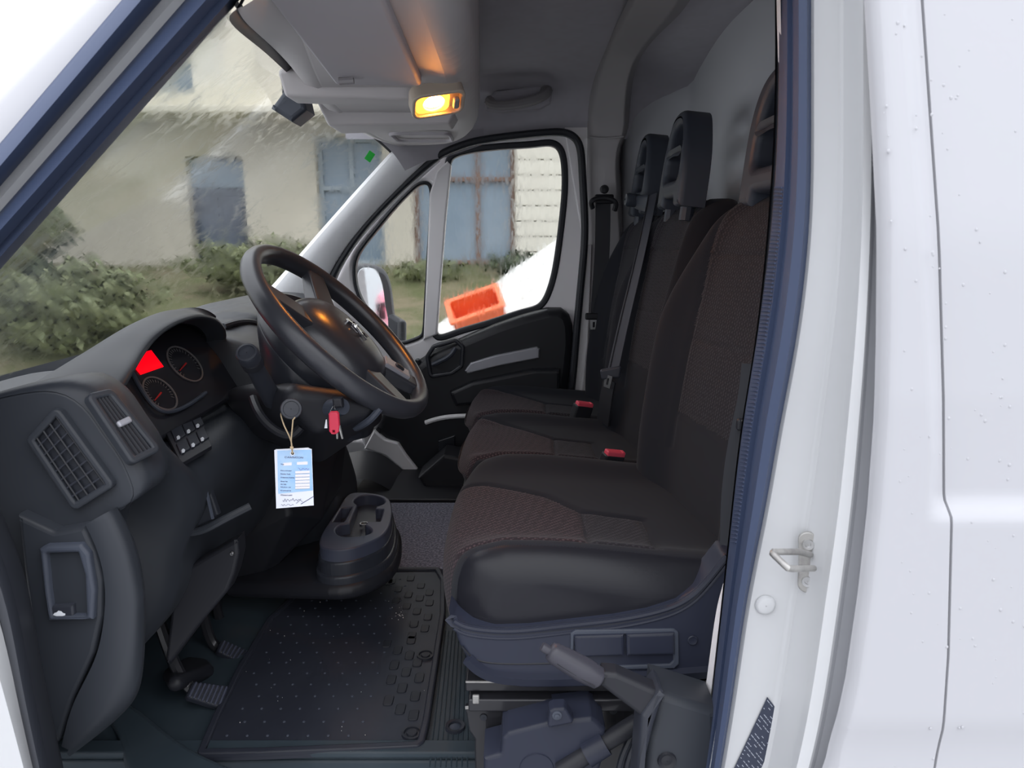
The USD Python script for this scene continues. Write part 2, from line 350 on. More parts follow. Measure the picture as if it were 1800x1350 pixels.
shrub((-6.9, 8.9, .9), 1.35, 2.35, 9000, 'leaf', 'tall dark green shrub at the far left of the windscreen view', seed=1)
shrub((-5.2, 7.0, .65), .85, 1.25, 4500, 'leaf', 'low dark shrub growing right of the tall one', seed=2)
shrub((-3.7, 5.9, .5), .75, .75, 3500, 'leaf_light', 'yellowish weedy shrub low behind the instrument hood', seed=3)
shrub((-2.9, 8.2, .9), .85, .55, 2500, 'leaf_light', 'small light green weeds below the dark doorway', 'weeds', seed=4)
shrub((-1.0, 8.6, .93), .45, .32, 500, 'leaf_light', 'low pale weeds seen through the quarter window', 'weeds', seed=5)
shrub((.02, 9.6, 1.0), .42, .30, 450, 'leaf', 'low green weeds under the blue window behind the heap', 'weeds', seed=6)

# orange crate lying on the heap
def crate():
    o = at(840, 550, 3.95); t = thing('crate', 'orange plastic crate lying tilted on the white heap', 'crate', o)
    ax = np.array([.93, .05, .32]); ax /= np.linalg.norm(ax); n = np.array([-.30, -.55, .75]); n -= ax * (n @ ax); n /= np.linalg.norm(n); up = np.cross(n, ax); R = np.stack([ax, up, n], 1)
    W_, H_, D_, th = .29, .185, .14, .015
    def P_(x, y, z): return o + R @ np.array([x, y, z])
    obj('base', rbox(P_(0, 0, -D_ / 2), (W_, H_, th), .005, R), 'orange_plastic', t)
    for s in (-1, 1):
        obj('side_wall', rbox(P_(s * (W_ - th) / 2, 0, 0), (th, H_, D_), .005, R), 'orange_plastic', t)
        obj('end_wall', rbox(P_(0, s * (H_ - th) / 2, 0), (W_, th, D_), .005, R), 'orange_plastic', t)
    rim = rr(W_ + .03, H_ + .03, .02).difference(rr(W_ - .03, H_ - .03, .015))
    obj('rim', onplane(rim, P_(0, 0, D_ / 2 - .01), n, up, .015, .004), 'orange_plastic', t)
    for k in range(3): obj('rib', rbox(P_(-.1 + .1 * k, -H_ / 2 - .004, 0), (.012, .012, D_ * .9), .004, R), 'orange_plastic', t)
crate()
# a red car parked behind the van (seen in the mirror)
def car(o):
    t = thing('car', 'red hatchback parked behind, seen only in the door mirror', 'car', o); o = np.asarray(o, float)
    pr = [(-2, .35), (-2.0, .75), (-1.2, .88), (-.55, 1.38), (.9, 1.42), (1.75, .95), (1.95, .8), (1.95, .35)]
    S = []
    for y, k in ((-.82, .93), (-.72, 1), (.72, 1), (.82, .93)):
        q = sp([(x * k, .35 + (z - .35) * (k if z > .9 else 1)) for x, z in pr], 40); S.append(np.c_[q[:, 0], np.full(40, y), q[:, 1]] + o)
    obj('body', fixn(loft(S, True, True)), 'car_red', t)
    for s in (-1, 1):
        obj('side_window', rbox(o + [.15, s * .80, 1.12], (1.7, .04, .36), .015), 'mirror_housing', t)
        for x in (-1.25, 1.2): obj('wheel', lathe([(.01, -.1), (.2, -.1), (.31, -.08), (.31, .08), (.2, .1), (.01, .1)], o + [x, s * .74, .31], (0, 1, 0), 24), 'tyre', t)
car((11.0, 4.75, 0))

# ------------------------------------------------------------------ van shell: near body side (door opening)
def rl(Y, *pix, n=44):                  # a rail: photo outline at depth Y (or one Y per point), smooth
    Y = np.broadcast_to(Y, (len(pix),)); return sp([at(p[0], p[1], y) for p, y in zip(pix, Y)], n)
vy = [-160, 0, 200, 400, 600, 750, 900, 1050, 1200, 1350, 1500]
def vr(xs, ys):                         # vertical rail of the B pillar: x at each py of vy
    return sp([at(x, y, Y) for x, y, Y in zip(xs, vy, np.broadcast_to(ys, (len(vy),)))], 60)
tum = np.interp(vy, [-160, 0, 400, 600, 1500], [.06, .045, .012, 0, 0])    # the body leans inward above the waist
x_sealR = [1427, 1427, 1427, 1423, 1400, 1372, 1345, 1315, 1292, 1268, 1240]
x_sealL = [1366, 1369, 1368, 1356, 1330, 1306, 1288, 1272, 1255, 1236, 1210]
x_edge = [1560, 1560, 1560, 1558, 1552, 1545, 1534, 1517, 1495, 1462, 1410]
e = lambda k: [a + (b - a) * k for a, b in zip(x_sealR, x_edge)]
jamb = rails([vr([x - 22 for x in x_sealR], .765 + tum), vr([x - 4 for x in x_sealR], .742 + tum), vr(e(.03), .735 + tum), vr(e(.34), .735 + tum), vr(e(.42), .73 + tum), vr(e(.60), .700 + tum), vr(e(.64), .688 + tum), vr(e(.66), .682 + tum)], 60)
vside = thing('wall_left', 'white painted side of the van around the open driver doorway', None, (.4, .66, 1.2), kind='structure')
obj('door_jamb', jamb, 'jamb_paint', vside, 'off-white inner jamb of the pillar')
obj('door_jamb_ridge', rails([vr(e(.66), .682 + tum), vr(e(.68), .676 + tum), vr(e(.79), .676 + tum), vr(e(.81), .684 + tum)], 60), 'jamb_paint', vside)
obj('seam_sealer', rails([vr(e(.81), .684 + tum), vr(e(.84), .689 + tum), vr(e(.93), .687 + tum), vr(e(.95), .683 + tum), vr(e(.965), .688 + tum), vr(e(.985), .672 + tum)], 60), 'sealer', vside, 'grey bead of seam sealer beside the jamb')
# outer skin: flat panel with the edge rolled in, a recessed upper field, a waist crease and a panel gap
zs = np.concatenate([np.linspace(.55, 1.0, 30), np.linspace(1.0, 1.45, 70), np.linspace(1.46, 2.2, 30)])
ey = np.array([at(x, y, .655)[[0, 2]] for x, y in zip(x_edge, vy)]); ey = ey[np.argsort(ey[:, 1])]
def sstep(x, a, b): t = np.clip((x - a) / (b - a), 0, 1); return t * t * (3 - 2 * t)
X0 = lambda z: np.interp(z, ey[:, 1], ey[:, 0])
gr = np.array([at(x, y, .655)[[0, 2]] for x, y in ((1668, -160), (1668, 0), (1669, 500), (1670, 900), (1664, 1150), (1655, 1284), (1636, 1400), (1620, 1500))])[::-1]
ir = np.array([at(x, y, .655)[[0, 2]] for x, y in ((1632, -160), (1634, 0), (1640, 500), (1648, 800), (1642, 900), (1640, 1500))])[::-1]
GX = lambda z: np.interp(z, gr[:, 1], gr[:, 0]); IX = lambda z: np.interp(z, ir[:, 1], ir[:, 0]); zlow = at(1668, 1285, .655)[2]; zled = at(1700, 900, .655)[2]
u1 = np.r_[0, .0015, .004, .008, .014]; GR = np.array([-.0030, -.0014, -.0010, .0010, .0014, .0030])
S = []
for z in zs:
    g, xin = GX(z), IX(z); x0 = X0(z)
    x = np.r_[x0 + u1, np.linspace(x0 + .018, g - .004, 44), g + GR, np.linspace(g + .004, g + .30, 50), np.linspace(g + .32, g + 1.6, 20)]; us = x - x0
    Y = .652 + .014 * np.exp(-us / .004)
    lean = np.interp(z, [.5, 1.35, 1.5, 2.2], [0, 0, .006, .085])
    inset = .013 * sstep(x, xin - .012, xin + .012) * sstep(z, zled - .008, zled + .013)
    Y = Y + lean + inset + .004 * sstep(zlow - z, -.02, .03) + .005 * (np.abs(x - g) < .0012)
    S.append(np.c_[x, Y, np.full(len(x), z)])
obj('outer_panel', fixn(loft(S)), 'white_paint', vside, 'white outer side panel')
for dx in (0,):
    rt = np.random.default_rng(5); drops = []
    for _ in range(150):
        z = rt.uniform(.95, 1.75); x = rt.uniform(GX(z) - .05, GX(z) + .14); y = .652 + np.interp(z, [.5, 1.35, 1.5, 2.2], [0, 0, .006, .085]) + (.013 if (x > IX(z) + .012 and z > zled + .013) else 0) + (.004 if z < zlow else 0)
        m = trimesh.creation.icosphere(1, 1.0); r = rt.uniform(.0006, .0016); drops.append((m.vertices * [r, r * .4, r * 1.2] + [x, y, z], m.faces))
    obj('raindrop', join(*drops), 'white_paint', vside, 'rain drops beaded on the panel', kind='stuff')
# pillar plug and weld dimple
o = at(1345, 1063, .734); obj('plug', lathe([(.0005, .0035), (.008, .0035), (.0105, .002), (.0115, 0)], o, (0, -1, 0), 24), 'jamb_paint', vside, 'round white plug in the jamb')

# rubber seals on the pillars
sl = rails([vr([x + 2 for x in x_sealL], .86 + tum), vr(x_sealL, .80 + tum), vr([a * .75 + b * .25 for a, b in zip(x_sealL, x_sealR)], .762 + tum), vr([a * .62 + b * .38 for a, b in zip(x_sealL, x_sealR)], .764 + tum), vr([a * .4 + b * .6 for a, b in zip(x_sealL, x_sealR)], .728 + tum), vr([a * .15 + b * .85 for a, b in zip(x_sealL, x_sealR)], .724 + tum), vr(x_sealR, .742 + tum)], 60)
ds = thing('door_seal', 'black rubber weatherstrip down the pillar behind the driver seat', 'door seal', at(1400, 675, .75))
obj('bulb', sl, 'rubber', ds)
rb = []
for k in range(90):
    py = 330 + k * 7; xa = np.interp(py, vy, x_sealL); xb = np.interp(py, vy, x_sealR); tm = np.interp(py, vy, tum)
    rb.append(tube([at(xa + 2, py, .798 + tm), at(xa * .78 + xb * .22, py, .764 + tm)], .0011, 5))
obj('rib', join(*rb), 'rubber', ds, kind='stuff')
obj('lip', rails([vr([x - 7 for x in x_sealL[:4]] + [x - 3 for x in x_sealL[4:]], .815 + tum), vr([x - 7 for x in x_sealL[:4]] + [x - 3 for x in x_sealL[4:]], .83 + tum), vr([x + 3 for x in x_sealL], .80 + tum)], 60), 'rubber_black', ds)
# pale trim edge showing behind the seal, high and low
pt = obj('pillar_edge', join(rails([rl(.85, (1364, -120), (1365, 0), (1368, 120), (1371, 240), (1372, 332)), rl(.83, (1371, -120), (1372, 0), (1374, 120), (1375, 240), (1374, 332))], 44),
    rails([rl(.84, (1277, 1008), (1262, 1060), (1248, 1150), (1236, 1240), (1225, 1340), (1222, 1420)), rl(.82, (1279, 1006), (1273, 1060), (1262, 1150), (1249, 1240), (1232, 1340), (1226, 1420))], 44)), 'inner_paint', vside, 'pale inner edge of the pillar')

# near A pillar, running up from the dash end to the roof
def dg(l, tp, Y0, Y1=None, n=30):        # rail through (0,l) and (tp,0) in the photo, extended both ways
    a, b = np.array([0, l]), np.array([tp, 0]); Y1 = Y0 if Y1 is None else Y1
    return sp([at(*(a + (b - a) * t), Y0 + (Y1 - Y0) * t) for t in np.linspace(-1.1, 1.7, 7)], n)
ap = thing('trim_1', 'white front pillar of the driver doorway with rubber seals', None, at(150, 180, .74), kind='structure')
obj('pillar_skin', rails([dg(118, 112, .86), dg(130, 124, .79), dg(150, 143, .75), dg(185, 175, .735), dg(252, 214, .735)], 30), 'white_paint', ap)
obj('outer_seal', rails([dg(250, 212, .74), dg(262, 222, .716), dg(292, 248, .708), dg(315, 272, .72), dg(328, 284, .745)], 30), 'rubber', ap, 'dark outer rubber seal')
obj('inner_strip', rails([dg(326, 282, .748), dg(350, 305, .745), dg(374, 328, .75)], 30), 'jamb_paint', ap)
obj('inner_seal', rails([dg(371, 324, .752), dg(382, 338, .728), dg(405, 362, .722), dg(425, 380, .735), dg(432, 386, .745), dg(452, 404, .745), dg(470, 418, .78), dg(474, 421, .86), dg(474, 421, 1.0)], 30), 'rubber', ap, 'dark inner rubber seal')
# lower front corner of the doorway
lp = thing('trim_2', 'white door post at the lower front corner of the doorway', None, at(40, 1250, .72), kind='structure')
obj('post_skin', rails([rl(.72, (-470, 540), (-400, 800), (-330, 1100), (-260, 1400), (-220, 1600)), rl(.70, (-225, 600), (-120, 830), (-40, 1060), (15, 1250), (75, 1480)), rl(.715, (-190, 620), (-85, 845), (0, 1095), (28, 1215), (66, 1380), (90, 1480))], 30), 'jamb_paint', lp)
obj('seal', rails([rl(.715, (-191, 620), (-86, 845), (0, 1090), (27, 1212), (64, 1380), (88, 1480)), rl(.70, (-182, 610), (-76, 835), (6, 1050), (36, 1190), (76, 1380), (100, 1480)), rl(.71, (-172, 600), (-66, 820), (14, 1010), (50, 1170), (92, 1380), (112, 1480)), rl(.76, (-160, 590), (-52, 800), (30, 985), (66, 1160), (112, 1380), (132, 1480)), rl(.80, (-152, 590), (-46, 800), (36, 985), (72, 1160), (118, 1380), (136, 1480))], 30), 'rubber_black', lp, 'black rubber seal')
# floor, step well, front bulkhead
struct('floor', join(rbox((-.35, 1.74, .665), (1.75, 1.5, .07), .006), rbox((-.35, .84, .42), (1.75, .32, .06), .01), rbox((-.35, 1.0, .55), (1.75, .03, .28), .005)), 'floor_rubber', 'dark ribbed rubber floor of the cab')
struct('wall_front', rails([[(-.72, y, .69) for y in (.8, 1.4, 2.0, 2.5)], [(-.98, y, .78) for y in (.8, 1.4, 2.0, 2.5)], [(-1.12, y, 1.0) for y in (.8, 1.4, 2.0, 2.5)], [(-1.15, y, 1.2) for y in (.8, 1.4, 2.0, 2.5)]], 12), 'rubber_black', 'black sound-deadened front wall behind the pedals')
# rear bulkhead
yb, zb_ = np.linspace(.86, 2.62, 60), np.linspace(.70, 2.12, 50)
S = [[(.545 + .012 * math.sin(6 * y) * sstep(z, 1.2, 1.6) - .175 * sstep(y, 2.33, 2.47), y, z) for y in yb] for z in zb_]
struct('wall_rear', loft(S), 'bulkhead', 'plain pale grey bulkhead behind the seats', 60)
# roof lining, curved down to the doors
cprof = sp([(2.47, 1.825), (2.455, 1.86), (2.42, 1.92), (2.33, 1.975), (2.1, 2.01), (1.7, 2.02), (1.2, 2.02), (.98, 1.99), (.86, 1.90), (.82, 1.82)], 60)
struct('ceiling', loft([[(x, y, z) for y, z in cprof] for x in (-.55, -.3, 0, .3, .58)]), 'headliner', 'grey roof lining of the cab')

rp = sp([(.775, 1.80), (.768, 1.87), (.80, 2.00), (.95, 2.10), (1.7, 2.15), (2.45, 2.10), (2.60, 2.00), (2.63, 1.86)], 60)
obj('roof_skin', loft([[(x - .10 * math.sin((y - .77) / 1.86 * math.pi) * (x < -.2), y, z) for y, z in rp] for x in (-.30, -.1, .2, .6, 1.9)]), 'white_paint', vside, 'white outer roof skin')
# ------------------------------------------------------------------ windscreen
def slab(G, th):
    G = np.asarray(G, float); du, dv = np.gradient(G, axis=0), np.gradient(G, axis=1); n = np.cross(du, dv); n /= np.linalg.norm(n, axis=2)[:, :, None]
    H = G + n * th; m, k = G.shape[:2]
    rim = [(i, 0) for i in range(m)] + [(m - 1, j) for j in range(1, k)] + [(i, k - 1) for i in range(m - 2, -1, -1)] + [(0, j) for j in range(k - 2, 0, -1)]
    e = loft(np.array([[G[i] for i in rim], [H[i] for i in rim]]), True)
    return fixn(join(loft(G), (loft(H)[0], loft(H)[1][:, ::-1]), e))
tp_ = np.array([(-.262, .74, 1.722), at(407, 27, .85), at(462, 79, 1.15), at(515, 129, 1.5), (-.452, 1.85, 1.832), at(641, 226, 2.2), at(684, 263, 2.36), (-.372, 2.41, 1.756)])
top = sp(tp_, 40); wy = [.74, 1.1, 1.6, 2.05, 2.40]
bot = sp(np.c_[[-.95, -1.18, -1.25, -1.19, -1.03], wy, [1.03, 1.04, 1.06, 1.07, 1.08]], 40)
mid = (top + bot) / 2 + np.array([-.018, 0, .018])
WS = np.array([sp([top[i], mid[i], bot[i]], 24) for i in range(40)])
struct('window_1', loft(WS), 'windscreen_glass', 'rain-streaked windscreen', True)
struct('trim_3', rails([top + [.012, 0, .012], top + [.006, 0, .002], top * .993 + mid * .007 + [.005, 0, -.001], top * .986 + mid * .014 + [.003, 0, -.001]], 40), 'rubber_black', 'black border along the top of the windscreen')
# ------------------------------------------------------------------ passenger side: door, pillars, trims
DY = 2.46
seal_px = [(566, 540), (580, 495), (610, 440), (645, 393), (700, 335), (768, 276), (800, 260), (835, 249), (900, 239), (962, 233), (995, 234), (1012, 244), (1020, 262), (1024, 310), (1028, 400), (1023, 480), (1013, 590), (1005, 680), (985, 800), (960, 900)]
d1 = thing('door_1', 'pale grey passenger door with a black moulded inner card', None, at(850, 880, DY), kind='structure')
win_px = [(793, 290), (797, 280), (812, 273), (870, 264), (940, 259), (967, 257), (978, 262), (984, 275), (987, 300), (987, 335), (982, 390), (971, 470), (961, 508), (947, 533), (920, 543), (860, 562), (800, 580), (772, 588), (769, 580), (776, 480), (785, 380)]
qua_px = [(626, 470), (632, 448), (660, 410), (700, 362), (728, 334), (740, 326), (750, 326), (754, 338), (753, 380), (748, 470), (743, 560), (740, 585), (732, 592), (703, 600), (694, 594), (660, 560), (634, 520), (627, 495)]
frame_px = [(590, 520), (600, 470), (626, 422), (655, 388), (710, 332), (772, 284), (804, 268), (838, 257), (900, 247), (958, 241), (990, 243), (1003, 252), (1011, 268), (1015, 312), (1019, 400), (1013, 480), (1003, 590), (995, 690), (975, 810), (955, 920), (700, 920), (640, 760), (600, 600)]
def outline(p, Y, n=120, sm=True): q = [at(*k, Y)[[0, 2]] for k in p]; return sp(q, n, True) if sm else q
def grow(p, Y, b): return Polygon(outline(p, Y)).buffer(b)
wp, qp = Polygon(outline(win_px, DY)), Polygon(outline(qua_px, DY))
fp = Polygon(outline(frame_px, DY, sm=False)).buffer(.03).buffer(-.01)
def yplate(pg, Y, d, bev=.004): return fixn(place(plate(pg, d, bev), (0, Y + d, 0), (1, 0, 0), (0, 0, 1), (0, -1, 0)))
obj('door_frame', yplate(fp.difference(wp.buffer(.012)).difference(qp.buffer(.012)), DY, .06, .012), 'inner_paint', d1)
obj('window_gasket', yplate(wp.buffer(.022).difference(wp.buffer(.001)), DY - .004, .03, .006), 'rubber_black', d1, 'black window gasket')
obj('window_gasket', yplate(qp.buffer(.012).difference(qp.buffer(.001)), DY - .004, .03, .005), 'rubber_black', d1, 'black gasket of the quarter window')
# division bar between the two panes
obj('division_bar', flat([(768, 300), (786, 283), (793, 290), (784, 380), (776, 480), (768, 588), (744, 598), (750, 470), (755, 340)], DY - .012, .03, .006), 'inner_paint', d1)
struct('window_2', yplate(wp.buffer(.012), DY + .012, .004, .001), 'side_glass', 'wet sliding window glass of the passenger door')
struct('window_3', yplate(qp.buffer(.008), DY + .012, .004, .001), 'side_glass', 'wet small quarter window ahead of the passenger window')
ws2 = thing('door_seal', 'black rubber weatherstrip round the passenger door opening', 'door seal', at(800, 262, 2.44))
obj('bulb', tube(sp([at(*k, 2.395) for k in seal_px], 120), .0125, 10), 'rubber_black', ws2)
card_px = [(690, 690), (713, 655), (735, 636), (762, 618), (820, 592), (870, 571), (920, 554), (962, 543), (988, 543), (1001, 553), (1007, 572), (1008, 605), (1003, 650), (990, 740), (965, 880), (800, 890), (752, 858), (722, 815), (700, 785), (676, 772), (655, 757), (672, 720)]
cpg = Polygon(outline(card_px, 2.40, sm=False)).buffer(.012).buffer(-.02).buffer(.008)
card = obj('door_card', yplate(cpg, 2.385, .075, .028), 'plastic_black', d1, 'black moulded door card')
rec = Polygon([at(*k, 2.385)[[0, 2]] for k in [(757, 628), (766, 614), (800, 604), (808, 612), (806, 640), (792, 650), (762, 655)]]).buffer(.008)
obj('handle_surround', yplate(rec.buffer(.010).difference(rec.buffer(-.004)), 2.376, .02, .005), 'plastic_dark', card)
obj('door_handle', tube(sp([at(760, 641, 2.372), at(778, 633, 2.365), at(793, 623, 2.362), at(800, 612, 2.372)], 16), [.008] * 16, 8), 'plastic_mid', card)
obj('silver_strip', flat([(817, 652), (827, 638), (870, 625), (944, 610), (949, 613), (948, 630), (880, 643), (822, 657)], 2.372, .02, .005), 'plastic_silver', card, 'silver trim strip')
obj('pocket_rim', tube(sp([at(748, 743, 2.37), at(780, 734, 2.36), at(850, 731, 2.36), at(940, 735, 2.37)], 20), .008, 8), 'inner_paint', card, 'pale rim of the door pocket')
obj('armrest', flat([(790, 690), (830, 672), (940, 650), (985, 650), (985, 700), (800, 715)], 2.35, .05, .012), 'plastic_black', card)
obj('speaker_grille', flat([(770, 775), (800, 765), (800, 850), (775, 845)], 2.376, .01, .004), 'plastic_dark', card)
obj('sill_button', lathe([(.001, .018), (.008, .018), (.01, .012), (.011, 0)], at(735, 640, 2.40), (0, -.3, 1), 14), 'plastic_dark', card)

# front pillar trim, passenger side, and the corner under the roof lining
struct('trim_4', rails([sp([at(*k, 2.37) for k in [(395, 590), (438, 546), (530, 443), (612, 350), (688, 266)]], 40),
    sp([at(*k, 2.335) for k in [(408, 590), (449, 546), (537, 443), (618, 351), (694, 267)]], 40),
    sp([at(*k, 2.33) for k in [(470, 590), (485, 546), (556, 447), (636, 356), (712, 272)]], 40),
    sp([at(*k, 2.375) for k in [(540, 600), (548, 545), (592, 455), (662, 367), (750, 278)]], 40),
    sp([at(*k, 2.45) for k in [(565, 610), (574, 550), (606, 463), (676, 374), (775, 283)]], 40)]), 'trim_grey', 'pale grey moulded trim of the passenger front pillar')
struct('trim_5', rails([sp([at(*k, 2.30) for k in [(655, 238), (688, 266), (712, 300)]], 16), sp([at(*k, 2.34) for k in [(725, 240), (735, 262), (745, 284)]], 16), sp([at(*k, 2.41) for k in [(790, 235), (790, 254), (785, 276)]], 16), sp([at(*k, 2.44) for k in [(850, 225), (850, 236), (850, 254)]], 16)]), 'headliner', 'grey corner of the roof lining above the passenger front pillar')
# passenger centre pillar with the roof bow
aL = [(1135, -60), (1118, -10), (1082, 60), (1054, 125), (1040, 190), (1036, 240), (1033, 330), (1036, 450), (1024, 600), (1010, 690), (995, 800)]
yL = [1.40, 1.55, 1.92, 2.22, 2.38, 2.43, 2.44, 2.44, 2.44, 2.44, 2.44]
aR = [(1225, -60), (1195, 0), (1145, 66), (1108, 130), (1100, 200), (1096, 238), (1086, 264), (1090, 400), (1084, 600), (1070, 700), (1050, 800)]
yR = [1.34, 1.48, 1.87, 2.14, 2.31, 2.36, 2.37, 2.37, 2.37, 2.37, 2.37]
mixp = lambda k: [(a[0] + (b[0] - a[0]) * k, a[1] + (b[1] - a[1]) * k) for a, b in zip(aL, aR)]
mixy = lambda k, d=0: [a + (b - a) * k + d for a, b in zip(yL, yR)]
P1 = lambda k, d=0: rl(mixy(k, d), *mixp(k), n=70)
struct('trim_6', rails([P1(-.12, .05), P1(0, -.005), P1(.12, -.02), P1(.5, -.015), P1(.93, -.012), P1(1.0, .0), P1(1.06, .08), P1(1.25, .3), P1(1.5, .5)], 70), 'trim_dark', 'grey pillar and roof bow trim behind the passenger door')
obj('bow_joint', tube(sp([at(1036, 240, 2.405), at(1060, 243, 2.375), at(1097, 240, 2.345)], 14), .003, 6), 'trim_dark', '/World/trim_6')
struct('wall_right', join(flat([(1029, 430), (1040, 430), (1034, 600), (1024, 700), (1008, 700), (1017, 600)], 2.405, .02, .004), flat([(990, 215), (1045, 215), (1052, 420), (1045, 600), (1030, 760), (985, 900), (960, 900), (990, 760), (1010, 600), (1024, 420)], 2.455, .02, .004),
    rbox((.42, 2.64, 1.4), (.22, .03, 1.5), .005), rbox((-.30, 2.50, .74), (1.0, .06, .12), .02)), 'inner_paint', 'pale painted door post of the passenger side')
# painted strip of the post in the passenger footwell
struct('trim_7', flat([(640, 789), (657, 757), (677, 773), (700, 779), (713, 800), (743, 837), (741, 850), (762, 886), (754, 886), (737, 851), (713, 831), (677, 801)], 2.37, .03, .006), 'inner_paint', 'pinkish white painted post in the passenger footwell')
struct('shade_filler_9', join(flat([(735, 840), (745, 856), (760, 880), (770, 900), (900, 900), (900, 820), (780, 800)], 2.20, .12, .01), rbox((-.25, 2.25, .706), (.50, .34, .016), .004)), 'plastic_black', 'black block and floor sheet added for the shade in the passenger footwell')  # black block and sheet added where the footwell is only in shade
struct('trim_8', rails([rl(2.36, (596, 800), (640, 792), (677, 802), (713, 832), (738, 855), (752, 886)), rl(2.30, (580, 820), (640, 806), (680, 822), (708, 845), (728, 868), (742, 888)), rl(2.16, (560, 880), (600, 850), (640, 842), (680, 858), (720, 882), (780, 900))], 30), 'plastic_black', 'black moulded cover in the passenger footwell')

# ------------------------------------------------------------------ overhead shelf, visor, lamp
sh = thing('overhead_shelf', 'grey moulded overhead shelf above the windscreen', 'shelf', (-.28, 1.6, 1.78))
plan = Polygon(list(top[3:36, :2] + [.010, 0]) + list(sp([(-.375, 2.34), (-.33, 2.36), (-.25, 2.35), (-.175, 2.31), (-.12, 2.20), (-.088, 2.0), (-.070, 1.6), (-.062, 1.2), (-.058, .78)], 60))).buffer(-.04).buffer(.04)
def down(pg, z0, d, bev): return fixn(place(plate(pg, d, bev, 5), (0, 0, z0 + d), (1, 0, 0), (0, -1, 0), (0, 0, -1)))
flipy = lambda pg: Polygon([(x, -y) for x, y in pg.buffer(0).exterior.coords])
obj('shell', down(flipy(plan), 1.785, .24, .055), 'shelf_plastic', sh)
# front lip along the windscreen
obj('front_lip', rails([top[2:37] + [.002, 0, .014], top[2:37] + [.010, 0, .001], np.c_[top[2:37, 0] + .030, top[2:37, 1], np.minimum(1.790, top[2:37, 2] + .012)], np.c_[top[2:37, 0] + .055, top[2:37, 1], np.full(35, 1.783)], np.c_[top[2:37, 0] + .075, top[2:37, 1], np.full(35, 1.790)]], 40), 'shelf_plastic', sh)
cb = obj('centre_beam', join(hull([(-.435, 1.45, 1.81), (-.435, 1.53, 1.81), (-.13, 1.45, 1.81), (-.13, 1.53, 1.81), (-.43, 1.46, 1.779), (-.43, 1.52, 1.779), (-.15, 1.46, 1.772), (-.15, 1.52, 1.772)], .010), hull([(-.435, 1.72, 1.81), (-.435, 1.88, 1.81), (-.13, 1.72, 1.81), (-.13, 1.84, 1.81), (-.42, 1.74, 1.768), (-.42, 1.86, 1.768), (-.15, 1.74, 1.772), (-.15, 1.82, 1.772)], .010), hull([(-.43, 1.50, 1.81), (-.43, 1.76, 1.81), (-.14, 1.50, 1.81), (-.14, 1.76, 1.81), (-.43, 1.50, 1.795), (-.14, 1.76, 1.792)], .006)), 'shelf_plastic', sh, 'beam across the shelf that carries the lamp')
obj('pocket', onplane(rr(.17, .16, .03).difference(rr(.15, .14, .022)), (-.25, 2.08, 1.782), (0, 0, -1), (0, 1, 0), .008, .004), 'visor_vinyl', sh)
sv = thing('sun_visor', 'light grey sun visor folded up under the overhead shelf', 'sun visor', (-.28, 1.15, 1.77))
vz = 1.768
vc = [atz(476, 5, vz)[:2], atz(590, 150, vz)[:2], atz(742, 152, vz)[:2], atz(674, 2, vz)[:2]]
vpg = Polygon([vc[0] + (vc[0] - vc[1]) * .5, vc[1], vc[2], vc[3] + (vc[3] - vc[2]) * .5]).buffer(-.012).buffer(.012)
obj('panel', down(flipy(vpg), vz, .016, .006), 'visor_vinyl', sv)
obj('pivot', tube([atz(596, 143, vz - .006), atz(622, 141, vz - .004)], .006, 8), 'trim_dark', sv, 'dark pivot clip')
lp_ = thing('dome_lamp', 'lit amber dome lamp on the overhead shelf', 'lamp', at(772, 180, 1.62))
ln, lu = np.array([.30, -.45, -.84]), np.array([0, 1, -.2])
lo = at(770, 181, 1.43)
lx, lyy, lz_ = axes3(ln, lu)
wx = np.array([1.0, .25, .12]); wx -= lz_ * (wx @ lz_); wx /= np.linalg.norm(wx); wyv = np.cross(lz_, wx)
def lampplate(pg, dz, d, bev): return fixn(place(plate(pg, d, bev), lo + lz_ * dz, wx, wyv, lz_))
obj('housing', lampplate(rr(.104, .066, .018).difference(rr(.088, .050, .012)), -.020, .026, .003), 'lamp_house', lp_)
obj('reflector', lampplate(rr(.090, .052, .012), -.014, .006, .002), 'lamp_house', lp_)
obj('lens', lampplate(rr(.066, .048, .012, -.010).difference(Point(-.008, 0).buffer(.0205)), -.007, .008, .003), 'lamp_lens', lp_, 'glowing amber lens')
obj('bulb', lampplate(Polygon([(-.008 + .020 * math.cos(q), .0155 * math.sin(q)) for q in np.arange(32) * math.pi / 16]), -.007, .0035, .001), 'lamp_core', lp_, 'white hot centre of the lamp')
obj('switch', lampplate(rr(.012, .026, .004, .034), .002, .008, .003), 'trim_dark', lp_)
ms = thing('sensor_cover', 'dark square sensor cover on the windscreen top edge', 'sensor', at(505, 180, 1.63))
obj('cover', flat([(475, 190), (497, 160), (512, 128), (524, 130), (538, 193), (512, 214)], 1.62, .07, .010), 'plastic_mid', ms)
obj('bracket', rbox(at(512, 150, 1.66), (.03, .05, .05), .006), 'plastic_dark', ms)
gh = thing('grab_handle', 'grey grab handle on the roof lining above the passenger door', 'handle', at(910, 180, 2.36))
obj('grip', tube(sp([at(862, 178, 2.37), at(868, 184, 2.33), at(890, 185, 2.315), at(935, 177, 2.31), at(955, 168, 2.32), at(960, 160, 2.36)], 24), np.interp(np.linspace(0, 1, 24), [0, .2, .8, 1], [.018, .014, .015, .02]), 10), 'trim_dark', gh)
obj('mount', flat([(850, 180), (870, 160), (962, 148), (972, 158), (968, 180), (950, 190), (880, 197), (855, 192)], 2.355, .03, .008), 'headliner', gh)
